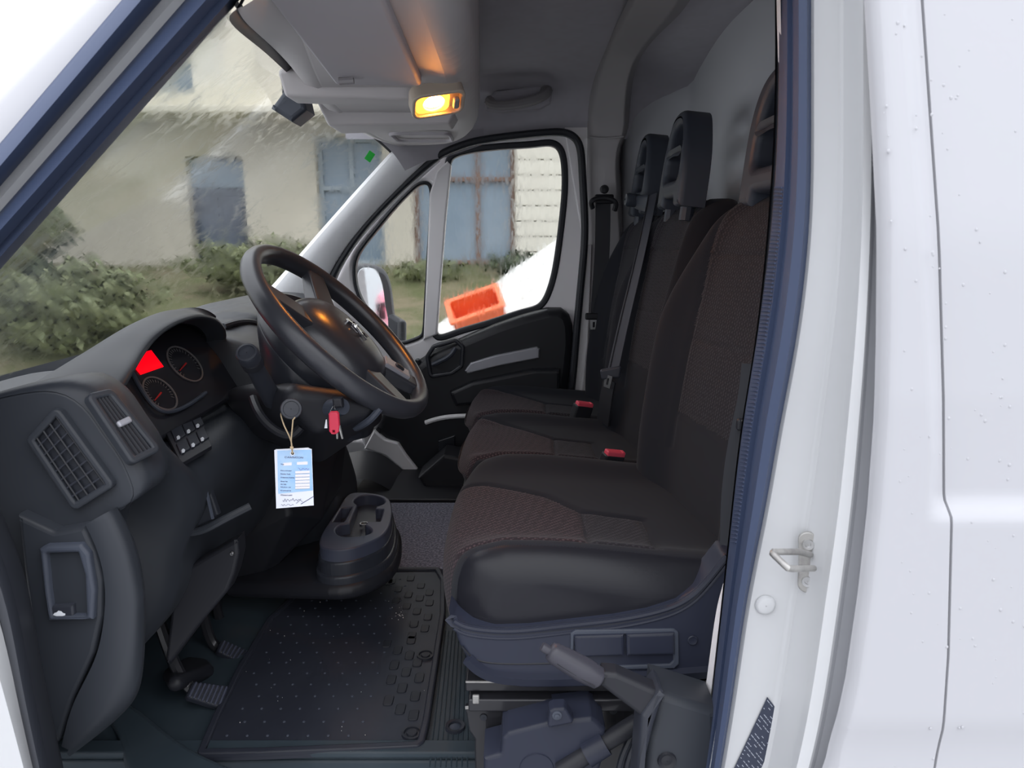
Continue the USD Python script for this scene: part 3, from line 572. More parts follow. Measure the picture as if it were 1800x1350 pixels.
obj('inspection_sticker', fixn(place(plate(rr(.030, .020, .001), .0006, .0002), (at(650, 275, 2.22)), np.array([.5, .25, .8]) / .98, np.array([-.75, -.25, .55]) / .96, np.array([.4, -.9, .1]))), 'green_sticker', None, 'small bright green sticker in the top corner of the windscreen', 'sticker')
# outside mirror
mr = thing('door_mirror', 'black outside mirror seen through the quarter window', 'mirror', at(665, 600, 2.78))
MY = 2.78; mn = np.array([.80, -.60, 0.06]); mn /= np.linalg.norm(mn); mo = at(658, 525, MY)
def onp(px, py, p0, n): d = ray(px, py); c0 = np.array([0, 0, ZC]); return c0 + d * (((p0 - c0) @ n) / (d @ n))
mx, myv, mz = axes3(mn, (0, 0, 1))
def mpoly(p): return Polygon(sp([((onp(*k, mo, mn) - mo) @ mx, (onp(*k, mo, mn) - mo) @ myv) for k in p], 80, True))
hp = mpoly([(620, 470), (634, 463), (660, 463), (682, 474), (694, 505), (701, 560), (704, 600), (684, 606), (640, 600), (626, 540)])
gp = mpoly([(630, 477), (650, 471), (662, 478), (672, 505), (678, 545), (681, 574), (660, 578), (640, 574), (632, 530)])
obj('housing', fixn(place(plate(hp, .10, .03), mo - mz * .10, mx, myv, mz)), 'mirror_housing', mr)
obj('glass', fixn(place(plate(gp, .004, .001), mo - mz * .0005, mx, myv, mz)), 'mirror', mr, 'mirror glass')
obj('arm', hull([at(690, 560, 2.76), at(706, 598, 2.62), at(692, 604, 2.70), at(706, 570, 2.64)], .018), 'mirror_housing', mr)

# ------------------------------------------------------------------ dashboard
db = thing('dashboard', 'dark grey moulded dashboard of the van', 'dashboard', (-.6, 1.6, .95))
K = 64
def dsec(Y, pts): return np.c_[sp(pts, K)[:, 0], np.full(K, Y), sp(pts, K)[:, 1]]
nend = [(-1.14, 1.10), (-.85, 1.225), (-.66, 1.305), (-.566, 1.330), (-.532, 1.333), (-.509, 1.326), (-.489, 1.307), (-.474, 1.28), (-.458, 1.252), (-.449, 1.226), (-.446, 1.207), (-.456, 1.190), (-.488, 1.172), (-.505, 1.12), (-.515, 1.05), (-.54, .98), (-.60, .90), (-.70, .83), (-.88, .79)]
near = [(x + .004, z + .003) for x, z in nend]
mid_ = [(x - .012 - .045 * (z < 1.18), z - .004 - .02 * (x < -.55)) for x, z in nend]
clus = [(-1.20, 1.14), (-.92, 1.25), (-.80, 1.26), (-.70, 1.23), (-.63, 1.19), (-.555, 1.185), (-.495, 1.185), (-.455, 1.15), (-.47, 1.09), (-.50, 1.03), (-.51, .98), (-.54, .92), (-.60, .86), (-.74, .80), (-.95, .77)]
colm = [(-1.22, 1.12), (-.94, 1.20), (-.78, 1.27), (-.66, 1.312), (-.56, 1.315), (-.48, 1.28), (-.43, 1.23), (-.405, 1.17), (-.425, 1.09), (-.47, 1.03), (-.50, .98), (-.53, .92), (-.60, .86), (-.74, .80), (-.95, .77)]
cons = [(-1.25, 1.13), (-.96, 1.225), (-.80, 1.30), (-.68, 1.335), (-.57, 1.335), (-.51, 1.27), (-.475, 1.20), (-.46, 1.12), (-.455, 1.05), (-.44, .98), (-.42, .92), (-.41, .86), (-.43, .80), (-.60, .76), (-.95, .75)]
pasg = [(-1.2, 1.14), (-.95, 1.28), (-.82, 1.33), (-.70, 1.335), (-.60, 1.31), (-.55, 1.25), (-.53, 1.18), (-.53, 1.11), (-.54, 1.05), (-.57, 1.0), (-.62, .97), (-.68, .95), (-.76, .93), (-.86, .92), (-.98, .91)]
pend = [(x - .02, z - .02) for x, z in pasg]
half = lambda A, B: [tuple((np.asarray(p) + q) / 2) for p, q in zip(sp(A, 30), sp(B, 30))]
secs = [dsec(.818, [(x - .012, z + (-.008 if z > 1.1 else .008)) for x, z in nend]), dsec(.820, [(x - .006, z + (-.004 if z > 1.1 else .004)) for x, z in nend]), dsec(.825, nend), dsec(.835, near), dsec(.865, near), dsec(.915, mid_), dsec(.955, half(mid_, clus)), dsec(.995, clus), dsec(1.30, clus), dsec(1.36, colm), dsec(1.44, colm), dsec(1.52, half(colm, cons)), dsec(1.58, cons), dsec(1.80, cons), dsec(1.86, half(cons, pasg)), dsec(1.95, pasg), dsec(2.28, pasg), dsec(2.33, pend)]
secs = np.array(secs); ys = secs[:, 0, 1]
from scipy.interpolate import PchipInterpolator
yy = np.unique(np.r_[ys[:5], np.linspace(ys[3], ys[-1], 76)])
G = np.stack([np.stack([PchipInterpolator(ys, secs[:, j, c])(yy) for j in range(K)], 1) for c in (0, 2)], -1)
GB = np.stack([G[..., 0], np.broadcast_to(yy[:, None], G.shape[:2]), G[..., 1]], -1)
obj('main_moulding', fixn(loft(GB, False, False)), 'plastic_soft', db, smooth=50)
cap_pts = [(p[0], p[1]) for p in secs[0][:, [0, 2]]] + [(-1.1, .8)]
obj('end_cap', yplate(Polygon(cap_pts).buffer(0), .8182, .01, .003), 'plastic_soft', db, 'end cap of the dashboard facing the open doorway')

dmesh = trimesh.Trimesh(*join(loft(GB), yplate(Polygon(cap_pts).buffer(0), .8182, .01, .003)), process=False)
def ondash(px, py):                      # where the sight line meets the moulding, with its outward normal
    d = ray(px, py); c0 = np.array([0, 0, ZC]); v, f = dmesh.vertices, dmesh.faces; a = v[f[:, 0]]; e1, e2 = v[f[:, 1]] - a, v[f[:, 2]] - a
    h = np.cross(d, e2); det = (e1 * h).sum(1); s_ = c0 - a; u = (s_ * h).sum(1) / det; q = np.cross(s_, e1); w = (q @ d) / det; t = (e2 * q).sum(1) / det
    ok = (u >= 0) & (w >= 0) & (u + w <= 1) & (t > 0); i = np.where(ok)[0][np.argmin(t[ok])]
    n = np.cross(e1[i], e2[i]); n /= np.linalg.norm(n); return c0 + d * t[i], n * (-1 if n @ d > 0 else 1)
# instrument hood: a brow swept from its front edge to the rear rim
rim = [at(196, 680, .93), at(219, 641, .975), at(237, 612, 1.03), at(262, 583, 1.08), at(300, 560, 1.15), at(338, 549, 1.23), at(372, 556, 1.31), at(391, 580, 1.36), at(387, 600, 1.385), at(371, 609, 1.40)]
frt = [at(40, 684, .93), at(70, 667, .97), at(120, 636, 1.04), at(190, 594, 1.13), at(255, 562, 1.23), at(305, 544, 1.31), at(345, 538, 1.36), at(372, 545, 1.385), at(384, 560, 1.40)]
from scipy.ndimage import gaussian_filter1d
rimS, frtS = (gaussian_filter1d(lin(q, 50), 2.0, axis=0, mode='nearest') for q in (rim, frt))
upv = np.array([-.10, 0, .03]); rise = np.sin(np.linspace(.0, 1, 50) * math.pi)[:, None]
hs = []; DN = np.array([-.01, 0, -.09])
for t in np.linspace(0, 1, 14):
    p = rimS * t + frtS * (1 - t); hs.append(p + np.array([0, 0, .012]) * rise * math.sin(t * math.pi))
inn = (rimS - rimS.mean(0)) * .93 + rimS.mean(0)
hs += [rimS + (rimS - inn) * .15 + np.array([.010, 0, -.002]), rimS * .5 + inn * .5 + np.array([.013, 0, -.006]), inn + np.array([.006, 0, -.008]), (inn - inn.mean(0)) * .96 + inn.mean(0) + np.array([-.02, 0, -.014])]
side0, side1 = np.array([h[0] for h in hs[:14]]), np.array([h[-1] for h in hs[:14]])
obj('hood_skirt', join(loft([frtS, frtS + DN]), loft([side0, side0 + DN]), loft([side1, side1 + DN])), 'plastic_soft', db)
obj('instrument_hood', fixn(loft(np.array(hs))), 'plastic_soft', db, 'smooth brow over the instruments', smooth=55)

# instrument cluster under the hood
co = at(305, 662, 1.19); cn = np.array([.80, -.12, .58]); cn /= np.linalg.norm(cn)
cx_, cy_, cz_ = axes3(cn, (-.5, 0, .85))
if cx_[1] > 0: cx_, cy_ = cx_, cy_
ic = obj('instrument_cluster', fixn(place(plate(rr(.315, .165, .03), .03, .006), co - cz_ * .03, cx_, cy_, cz_)), 'plastic_gloss', db, 'black instrument panel with dials')
def onc(px, py, h=.001): return onp(px, py, co + cz_ * h, cz_)
def cpl(pix, d, h=.0005): 
    o = co + cz_ * h; pg = Polygon([((onp(*k, o, cz_) - o) @ cx_, (onp(*k, o, cz_) - o) @ cy_) for k in pix])
    return fixn(place(plate(pg, d, .0004), o, cx_, cy_, cz_))
obj('display', cpl([(231, 640), (243, 622), (265, 616), (287, 645), (247, 659)], .0015), 'red_screen', ic, 'glowing red display')
for (px, py, r) in ((281, 692, .033), (325, 640, .038)):
    o = onc(px, py); obj('dial_ring', fixn(place(plate(Point(0, 0).buffer(r).difference(Point(0, 0).buffer(r - .003)), .002, .0006), o, cx_, cy_, cz_)), 'dial_print', ic)
    tk = [rbox(o + (cx_ * math.cos(g) + cy_ * math.sin(g)) * (r - .008), (.0012, .006, .001), .0004, np.stack([-cx_ * math.sin(g) + cy_ * math.cos(g), cx_ * math.cos(g) + cy_ * math.sin(g), cz_], 1), 1) for g in np.linspace(-.6, 3.75, 22)]
    obj('dial_ticks', join(*tk), 'dial_print', ic, kind='stuff')
    g = 3.4; obj('needle', tube([o + cz_ * .003, o + cz_ * .003 + (cx_ * math.cos(g) + cy_ * math.sin(g)) * r * .8], [.0018, .0008], 6), 'red_needle', ic)
obj('lens_rim', tube(sp([onc(225, 640, .004), onc(258, 698, .006), onc(285, 722, .008), onc(325, 715, .008), onc(362, 690, .006)], 40), .0035, 8), 'plastic_mid', ic)
# air vents at the driver's end
def vent(pix, slats, name, lab, depth=.03, frame_m='plastic_soft', cross=0, knob=None):
    o, n = ondash(*np.mean(pix, 0)); o = o + n * .004
    q = [onp(*k, o, n) for k in pix]                    # 0 top-left, 1 top-right, 2 bottom-right, 3 bottom-left
    x, y, z = axes3(n, q[0] - q[3])
    pl = lambda P: ((P - o) @ x, (P - o) @ y)
    pg = Polygon([pl(k) for k in q]); pg = pg.buffer(-.003).buffer(.003)
    v = obj(name, fixn(place(plate(pg.buffer(.005).difference(pg.buffer(-.004)), .012, .003), o - z * .006, x, y, z)), frame_m, db, lab)
    obj('backing', fixn(place(plate(pg, .003, .0005), o - z * .004, x, y, z)), 'rubber_black', v)
    for k in range(slats):
        t = (k + .5) / slats
        a, b = q[0] * (1 - t) + q[1] * t, q[3] * (1 - t) + q[2] * t
        obj('slat', ribbon(lin([a + z * .0015, b + z * .0015], 4), z * .7 + (q[1] - q[0]) / np.linalg.norm(q[1] - q[0]) * .6, .007, .0016), 'plastic_black', v)
    for k in range(cross):
        t = (k + 1) / (cross + 1); a, b = q[0] * (1 - t) + q[3] * t, q[1] * (1 - t) + q[2] * t
        obj('vane', tube([a + z * .003, b + z * .003], .0012, 5), 'plastic_dark', v)
    return v, q, z
v1, q1, z1 = vent([(58, 772), (103, 722), (196, 850), (135, 888)], 4, 'side_vent', 'gridded side vent in the end of the dashboard', cross=7)
v2, q2, z2 = vent([(158, 700), (192, 692), (272, 790), (232, 810)], 6, 'driver_vent', 'slatted driver air vent', cross=0)
obj('vent_knob', rbox(onp(218, 742, q2[0] + z2 * .004, z2), (.018, .008, .007), .0025, np.stack(axes3(z2, q2[0] - q2[3])[::-1][::1], 1)[:, [2, 1, 0]]), 'plastic_silver', v2, 'pale slider knob')
obj('thumbwheel', flat([(240, 806), (268, 796), (277, 800), (276, 808), (248, 818)], .875, .012, .003), 'plastic_dark', v2)
obj('wheel_mark', rbox(at(247, 810, .873), (.008, .003, .003), .001), 'white_print', v2, 'white mark')
# switch panel
so, sn = ondash(330, 776); so = so + sn * .002; sx_, sy_, sz_ = axes3(sn, (-.3, 0, .9))
spx = lambda pix, d, h=0: (lambda o: fixn(place(plate(Polygon([((onp(*k, o, sz_) - o) @ sx_, (onp(*k, o, sz_) - o) @ sy_) for k in pix]).buffer(-.001).buffer(.001), d, .001), o, sx_, sy_, sz_)))(so + sz_ * h)
spn = obj('switch_panel', spx([(288, 760), (348, 726), (372, 790), (318, 822)], .006), 'plastic_black', db, 'black switch panel')
for a in ([(300, 765), (318, 754), (326, 772), (308, 784)], [(319, 753), (335, 744), (343, 762), (327, 772)], [(336, 743), (350, 735), (358, 753), (344, 761)], [(309, 788), (326, 778), (334, 796), (317, 806)], [(327, 777), (343, 768), (351, 786), (335, 796)], [(344, 767), (358, 758), (367, 776), (352, 785)]):
    b = obj('switch', spx(a, .008, .001), 'plastic_dark', spn); c = np.mean(a, 0)
    obj('switch_symbol', spx([(c[0] - 3, c[1] - 1), (c[0] + 1, c[1] - 4), (c[0] + 4, c[1] - 1), (c[0] + 3, c[1] + 3), (c[0] - 2, c[1] + 4)], .0006, .0092), 'white_print', b, 'white printed symbol')
# open tray, lower panel, fastener, release lever
obj('tray', flat([(286, 862), (360, 836), (384, 905), (372, 915), (330, 934), (312, 926)], 1.02, .01, .003), 'rubber_black', db, 'dark open storage tray')
obj('tray_lip', tube(sp([at(282, 862, 1.015), at(300, 905, 1.012), at(318, 932, 1.01), at(350, 934, 1.01), at(385, 918, 1.01), at(440, 890, 1.03)], 30), .006, 8), 'plastic_soft', db)
obj('tray_divider', tube([at(357, 838, 1.012), at(374, 912, 1.008)], .0025, 6), 'plastic_mid', db)
obj('knee_panel', flat([(306, 1012), (360, 980), (418, 946), (420, 975), (412, 1010), (400, 1040), (350, 1100), (298, 1170), (290, 1160), (297, 1100)], 1.05, .03, .006), 'plastic_black', db, 'screwed lower panel')  # blacker than the dash plastic: shade below the dash put into its colour
for px, py in ((319, 1022), (408, 973)): obj('fastener', lathe([(.0005, .003), (.0025, .003), (.0038, .0015), (.004, 0)], at(px, py, 1.049), (0, -1, 0), 14), 'steel', db, 'small bright screw')
el = obj('side_panel', flat([(30, 905), (95, 935), (148, 925), (170, 975), (181, 1020), (180, 1085), (165, 1150), (128, 1230), (105, 1300), (80, 1330), (40, 1000)], .800, .03, .006), 'plastic_soft', db, 'lower end panel')
obj('knee_bolster', fixn(loft(np.array([rl(.795, (150, 922), (172, 972), (184, 1030), (182, 1092), (166, 1160), (130, 1235), (108, 1312)), rl(.79, (178, 906), (206, 968), (222, 1040), (224, 1100), (212, 1170), (172, 1250), (120, 1318)), rl(.80, (204, 892), (234, 962), (250, 1040), (252, 1070), (245, 1180), (215, 1240), (118, 1325)), rl(.83, (206, 890), (240, 962), (255, 1040), (256, 1070), (250, 1190), (222, 1248), (122, 1330)), rl(.95, (204, 890), (240, 962), (255, 1040), (256, 1070), (250, 1190), (222, 1248), (122, 1330))]))), 'plastic_soft', db, 'rounded knee bolster beside the doorway')
rl_ = obj('release_recess', flat([(68, 965), (80, 959), (142, 957), (156, 975), (166, 1040), (163, 1090), (84, 1092), (76, 1040)], .792, .02, .004, holes=[[(80, 974), (136, 972), (148, 1012), (151, 1083), (92, 1083), (86, 1040)]]), 'plastic_mid', db, 'framed recess of the bonnet release')
obj('release_back', flat([(78, 972), (138, 970), (151, 1012), (153, 1085), (90, 1085), (83, 1040)], .806, .004, .001), 'plastic_black', rl_)
obj('release_lever', flat([(82, 1066), (128, 1063), (130, 1085), (88, 1087)], .794, .012, .003), 'plastic_dark', rl_, 'bonnet release lever')
cs = [(93, 1081), (95, 1078), (99, 1077), (102, 1074), (107, 1075), (110, 1078), (114, 1079), (114, 1082), (110, 1083), (98, 1083)]
obj('bonnet_symbol', flat(cs, .7932, .0008, .0002), 'white_print', rl_, 'white printed bonnet symbol')
obj('defrost_vent', join(*[rbox(at(452 + 9 * k, 563 - 3.6 * k, 1.62) + [0, 0, .0], (.018, .10, .006), .002) for k in range(6)]), 'rubber_black', db, 'slotted demister vent on top of the dashboard')
obj('cowl_step', tube(sp([at(393, 574, 1.45), at(425, 566, 1.5), at(455, 572, 1.55), at(468, 590, 1.58)], 24), .007, 8), 'plastic_soft', db)
# ------------------------------------------------------------------ steering wheel, column, stalks
wc = np.array([-.300, 1.240, 1.343]); wa = np.array([.709, -.045, .705]); wa /= np.linalg.norm(wa)     # axis, towards the driver
wd = np.array([-wa[2], 0, wa[0]]); wd /= np.linalg.norm(wd)      # up along the wheel (towards the windscreen)
wl = np.cross(wa, wd)
wl = wl * np.sign(wl[1])
def wp_(a, b, h=0): return wc + wd * a + wl * b + wa * h
sw = thing('steering_wheel', 'black steering wheel tilted towards the seat', 'steering wheel', wc)
RW = .186
rimp = np.array([wp_(RW * math.cos(g), RW * math.sin(g)) for g in np.linspace(0, 2 * math.pi, 97)[:-1]])
g8 = np.arange(14) * 2 * math.pi / 14; S = []
for i, g in enumerate(np.linspace(0, 2 * math.pi, 97)[:-1]):
    er = wd * math.cos(g) + wl * math.sin(g); S.append([rimp[i] + er * .0150 * math.cos(q) + wa * .0185 * math.sin(q) for q in g8])
obj('rim', fixn(loft(np.array(S), True, False, True)), 'wheel_rim', sw, smooth=60)
# hub pad: a rounded cushion
def pad(h0, la, lb, hh, off, n=28, m=44, e=2.6):
    S = []
    for i in range(n):
        t = i / (n - 1) * math.pi / 2; k, h = math.cos(t), math.sin(t)
        S.append([wp_(off + la * k ** .7 * np.sign(math.cos(q)) * abs(math.cos(q)) ** (2 / e), lb * k ** .7 * np.sign(math.sin(q)) * abs(math.sin(q)) ** (2 / e), h0 + hh * h) for q in np.arange(m) * 2 * math.pi / m])
    return fixn(loft(np.array(S), True))
obj('hub_pad', pad(-.030, .106, .088, .050, -.012), 'hub_plastic', sw, 'black airbag pad', smooth=60)
obj('hub_back', fixn(loft(np.array([[wp_(-.012 + k * .104 * math.cos(q), k * .09 * math.sin(q), h) for q in np.arange(40) * 2 * math.pi / 40] for k, h in ((1.0, -.028), (.98, -.04), (.8, -.06), (.5, -.07))]), True)), 'plastic_dark', sw)
for a, w, mt in ((48, .036, 'leather'), (-48, .036, 'leather'), (157, .034, 'plastic_silver'), (-157, .034, 'leather')):
    g = math.radians(a); er = wd * math.cos(g) + wl * math.sin(g); et = -wd * math.sin(g) + wl * math.cos(g)
    spk = hull([wc + er * r + et * s * w * k + wa * h for r, k, h in ((.075, .55, -.03), (.075, .55, -.006), (.175, .42, -.008), (.175, .42, .004)) for s in (-1, 1)], .005)
    sn_ = obj('spoke', spk, 'wheel_rim', sw)
    if mt != 'leather':
        obj('spoke_insert', hull([wc + er * r + et * s * w * k + wa * h for r, k, h in ((.100, .40, -.002), (.100, .40, .006), (.150, .34, .004), (.150, .34, .010)) for s in (-1, 1)], .003), 'plastic_silver', sn_, 'pale grey insert')
        obj('insert_button', rbox(wc + er * .128 + wa * .012, (.018, .012, .008), .003, np.stack([er, et, wa], 1)), 'plastic_black', sn_)
# emblem: small silver rampant animal figure
eb = []
e0 = wp_(-.020, 0, .0225)
def ep(u, v): return e0 + wd * v * 1.25 + wl * u * 1.25
for path, r in (([(-.004, .018), (.000, .012), (.002, .004), (-.002, -.004), (-.006, -.010)], .0030), ([(.001, .011), (.008, .014), (.013, .012)], .0019), ([(.002, .006), (.009, .004), (.014, .006)], .0019), ([(-.003, -.004), (.005, -.008), (.008, -.016)], .0022), ([(-.006, -.010), (-.008, -.018)], .0022), ([(-.006, -.008), (-.012, -.004), (-.012, .004), (-.009, .009)], .0014)):
    eb.append(tube(sp([ep(*q) for q in path], 10) if len(path) > 2 else lin([ep(*q) for q in path], 4), r, 6))
eb.append(rbox(ep(.001, .019), (.008, .008, .003), .0014, np.stack([wl, wd, wa], 1)))
obj('emblem', join(*eb), 'chrome', sw, 'small silver lion emblem')
# cowl under the wheel and the column shroud
sc_ = thing('column_shroud', 'dark plastic cowl and shroud of the steering column below the wheel', 'cowl', wp_(0, 0, -.15))
def bowl(prof, m=52): return np.array([[wp_(o + a * math.cos(q), b * math.sin(q), h) for q in np.arange(m) * 2 * math.pi / m] for a, b, h, o in prof])
obj('upper_cowl', fixn(loft(bowl([(.08, .09, -.055, 0), (.118, .132, -.03, 0), (.126, .142, -.034, 0), (.128, .144, -.045, 0), (.126, .142, -.056, 0), (.123, .139, -.059, 0)]), True)), 'plastic_dark', sc_, 'upper cowl', smooth=50)
obj('lower_cowl', fixn(loft(bowl([(.122, .138, -.057, 0), (.126, .142, -.060, -.002), (.128, .142, -.075, -.016), (.125, .138, -.100, -.040), (.106, .122, -.124, -.046), (.078, .10, -.148, -.044), (.05, .07, -.160, -.04), (.01, .01, -.164, -.04)]), True)), 'plastic_dark', sc_, 'deep lower cowl', smooth=50)
obj('shroud', hull([at(480, 690, 1.20), at(520, 700, 1.06), at(560, 740, 1.08), at(640, 715, 1.12), at(650, 730, 1.25), at(500, 760, 1.18), at(560, 790, 1.22), at(455, 745, 1.25), at(420, 700, 1.30)], .022), 'plastic_black', sc_, 'black lower shroud')
obj('shroud_ring', tube(sp([at(445, 700, 1.12), at(455, 725, 1.09), at(478, 752, 1.075), at(510, 765, 1.07), at(530, 750, 1.07)], 30), .007, 8), 'plastic_black', sc_)
obj('ignition_lock', lathe([(.001, .016), (.012, .016), (.014, .010), (.014, -.02)], at(592, 716, 1.06), (.75, -.6, .2), 20), 'plastic_mid', sc_)
obj('rake_lever', tube(sp([at(625, 752, 1.12), at(650, 738, 1.10), at(668, 718, 1.10)], 12), .006, 8), 'plastic_mid', sc_)
def stalk(name, lab, a, b, ra, rb, kn):
    t = thing(name, lab, 'control stalk', b); a, b = np.asarray(a), np.asarray(b); ax = (a - b) / np.linalg.norm(a - b)
    obj('stem', lathe([(.004, -.01), (rb, -.008), (rb, .002), (rb * .95, np.linalg.norm(a - b) * .45), (ra, np.linalg.norm(a - b) - .028)], b, ax, 22), 'plastic_dark', t)
    L = np.linalg.norm(a - b)
    obj('twist_ring', lathe([(ra * .95, L - .028), (kn * 1.0, L - .026), (kn, L - .014), (kn * .93, L - .012)], b, ax, 26), 'plastic_black', t)
    obj('end_knob', lathe([(kn * .93, L - .012), (kn, L - .010), (kn, L + .004), (kn * .92, L + .008), (kn * .74, L + .0085), (kn * .70, L + .0065), (.0005, L + .0072)], b, ax, 26), 'plastic_dark', t)
    return t
stalk('light_stalk', 'upper black control stalk rising left of the steering column', at(436, 624, 1.00), at(478, 700, 1.10), .0125, .0150, .0158)
stalk('wiper_stalk', 'lower black control stalk with a paper tag hung on it', at(512, 719, .955), at(514, 722, 1.10), .013, .0150, .0148)
# paper tag on a string
TY = .962
tg = thing('paper_tag', 'blue and white printed paper tag hanging by a string from the stalk', 'tag', at(515, 785, TY))
tn = np.array([.06, -.99, .12]); tn /= np.linalg.norm(tn); to = at(517, 842, TY)
tx, ty, tz = axes3(tn, (0.045, 0, 1))
def tq(px, py, h=0): return onp(px, py, to + tz * h, tz)
def tpoly(pix): return Polygon([((onp(*k, to, tz) - to) @ tx, (onp(*k, to, tz) - to) @ ty) for k in pix])
def tpl(pg, d, h): return fixn(place(plate(pg, d, min(.0002, d * .4)), to + tz * h, tx, ty, tz))
hole = Point((tq(514, 797) - to) @ tx, (tq(514, 797) - to) @ ty).buffer(.0021)
obj('back_card', tpl(tpoly([(484, 790), (541, 787), (547, 790), (551, 888), (485, 894)]).difference(hole), .0008, -.0016), 'tag_paper', tg)
fc = obj('front_card', tpl(tpoly([(482, 791), (548, 789), (551.5, 888.5), (485.5, 894)]).difference(hole), .0006, -.0006), 'tag_paper', tg)
obj('blue_print', tpl(tpoly([(487.5, 792), (547, 790.5), (550, 862), (489, 868)]).difference(hole.buffer(.0012)), .0002, .0001), 'tag_blue', fc, 'printed light blue field')
obj('white_boxes', join(*[tpl(tpoly([(519, y), (544.5, y - 1), (544.8, y + 4), (519.3, y + 5)]), .0002, .0003) for y in (828, 834, 839.5, 845, 850.5, 855)], tpl(tpoly([(498, 813.5), (513, 812.5), (513, 818), (498, 818.5)]), .0002, .0003), tpl(tpoly([(522, 812), (541, 811), (541, 816.5), (522, 817)]), .0002, .0003)), 'tag_white', fc, 'white boxes of a form')
def tline(s, px, py, h, wpx): 
    m = text(s, h, tq(px, py, .0005), tx, ty, .0003); w = np.ptp(m[0] @ tx); k = (wpx / FPX * 1.0) / w
    return (m[0] - tq(px, py, .0005)) * 1.0 @ (np.eye(3) + (k - 1) * np.outer(tx, tx)) + tq(px, py, .0005), m[1]
ink = [tline('CAMMION', 500, 805, .0024, 32)] + [tline(s_, 493, y, .0016, w) for s_, y, w in (('Tip', 817, 6), ('Numar', 828, 19), ('Data fab', 834, 17), ('Capacitate', 840, 24), ('Serie', 847, 12), ('An fab', 852, 10), ('Motor nr', 857, 18), ('Culoare', 863, 18), ('Observatii', 871, 20))]
obj('ink', join(*ink, *[tube([tq(519, y + 4.9, .0006), tq(544.5, y + 3.9, .0006)], .00018, 4) for y in (828, 834, 839.5, 845, 850.5, 855)]), 'tag_ink', fc, 'small dark printed lines')
def scrawl(x0, y0, w, hgt, n, seed):
    r = np.random.default_rng(seed); return tube(sp([tq(x0 + w * i / n, y0 + hgt * r.uniform(-1, 1), .0007) for i in range(n + 1)], n * 5), .00022, 4)
obj('handwriting', join(scrawl(497, 879, 32, 3.2, 16, 1), scrawl(494, 888, 22, 2, 12, 2), scrawl(520, 882, 12, 3.5, 6, 5)), 'tag_ink', fc)
obj('signature', scrawl(524, 825, 19, 2.6, 9, 3), 'tag_violet', fc, 'violet scribbled signature')
obj('crease', tube([tq(529, 886, .0006), tq(552, 872, .0006)], .0004, 4), 'tag_ink', fc)
obj('string', join(tube(sp([at(494, 731, .958), at(500, 749, .950), at(509, 768, .955), at(513, 783, .958), at(514, 797, .960)], 20), .0010, 6), tube(sp([at(515, 738, .941), at(513, 760, .948), at(512, 775, .954), at(513, 788, .957), at(514, 797, .962)], 20), .0010, 6), tube(sp([at(494, 731, .958), at(497, 722, .975), at(511, 716, .985), at(524, 722, .965), at(515, 738, .941)], 20), .0010, 6), rbox(at(513, 787, .955), (.005, .003, .004), .0014)), 'string', tg, 'tan string knotted through the tag')
# key with red tag
ky = thing('key_ring', 'ignition key with a red plastic tag on its ring', 'key', at(588, 718, 1.02))
kr = np.array([at(588 + 6 * math.cos(g), 721 + 7 * math.sin(g), 1.03) + [0, .012 * math.sin(g * 2), 0] for g in np.linspace(0, 2 * math.pi, 25)[:-1]])
obj('ring', tube(kr, .0009, 6, True), 'steel', ky)
rtg = flat([(577, 728), (580, 724.5), (591, 724.5), (594.5, 728), (596, 752), (595, 760), (590, 764), (583, 764), (578, 759)], 1.0, .007, .002, holes=[[(584, 757), (588, 757), (588, 761), (584, 761)]])
obj('red_tag', rtg, 'red_plastic', ky, 'crimson plastic key tag')
obj('paper_slip', flat([(572.5, 738), (574.5, 737), (575.5, 753), (570, 753)], 1.004, .001, .0003), 'white_print', ky)
obj('key_head', flat([(583, 700), (600, 700), (602, 716), (585, 718)], 1.035, .012, .003), 'plastic_black', ky)
for x0, x1 in ((590, 593), (594, 602)): obj('hanging_key', tube([at(x0 + 2, 748, 1.004), at(x1, 771, 1.006)], [.0022, .0016], 6), 'zinc', ky)

# ------------------------------------------------------------------ pedals
def pedal(name, lab, pix, Y, n, armto, ribs, m='mat_rubber'):
    o = at(*np.mean(pix, 0), Y); n = np.asarray(n, float) / np.linalg.norm(n); q = [onp(*k, o, n) for k in pix]
    x, y, z = axes3(n, q[0] - q[3]); pg = Polygon([((k - o) @ x, (k - o) @ y) for k in q]); pg = pg.buffer(-.006).buffer(.006)
    t = thing(name, lab, 'pedal', o)
    obj('pad', fixn(place(plate(pg, .014, .004), o - z * .012, x, y, z)), m, t)
    obj('arm', tube(sp([o - z * .012, o - z * .05 + np.array([-.02, 0, .04]), np.asarray(armto)], 14), .010, 8), 'black_steel', t)
    for k in range(ribs):
        u = (k + .7) / (ribs + .4); a, b = q[0] * (1 - u) + q[1] * u, q[3] * (1 - u) + q[2] * u
        c = (a + b) / 2; obj('grip_rib', hull([c + (a - c) * .78 + z * .003, c + (b - c) * .78 + z * .003], .0022), 'plastic_grey', t)
pedal('clutch_pedal', 'ribbed clutch pedal nearest the doorway', [(340, 1198), (404, 1206), (388, 1246), (326, 1226)], 1.10, (.55, -.45, .70), (-.62, 1.10, 1.0), 8)
pedal('brake_pedal', 'ribbed brake pedal in the middle', [(390, 1124), (440, 1146), (424, 1167), (380, 1146)], 1.26, (.55, -.45, .70), (-.60, 1.27, 1.0), 7)
pedal('accelerator_pedal', 'smooth accelerator pedal farthest from the doorway', [(400, 1090), (452, 1116), (440, 1135), (398, 1108)], 1.38, (.5, -.4, .75), (-.62, 1.40, 1.0), 0, 'plastic_dark')
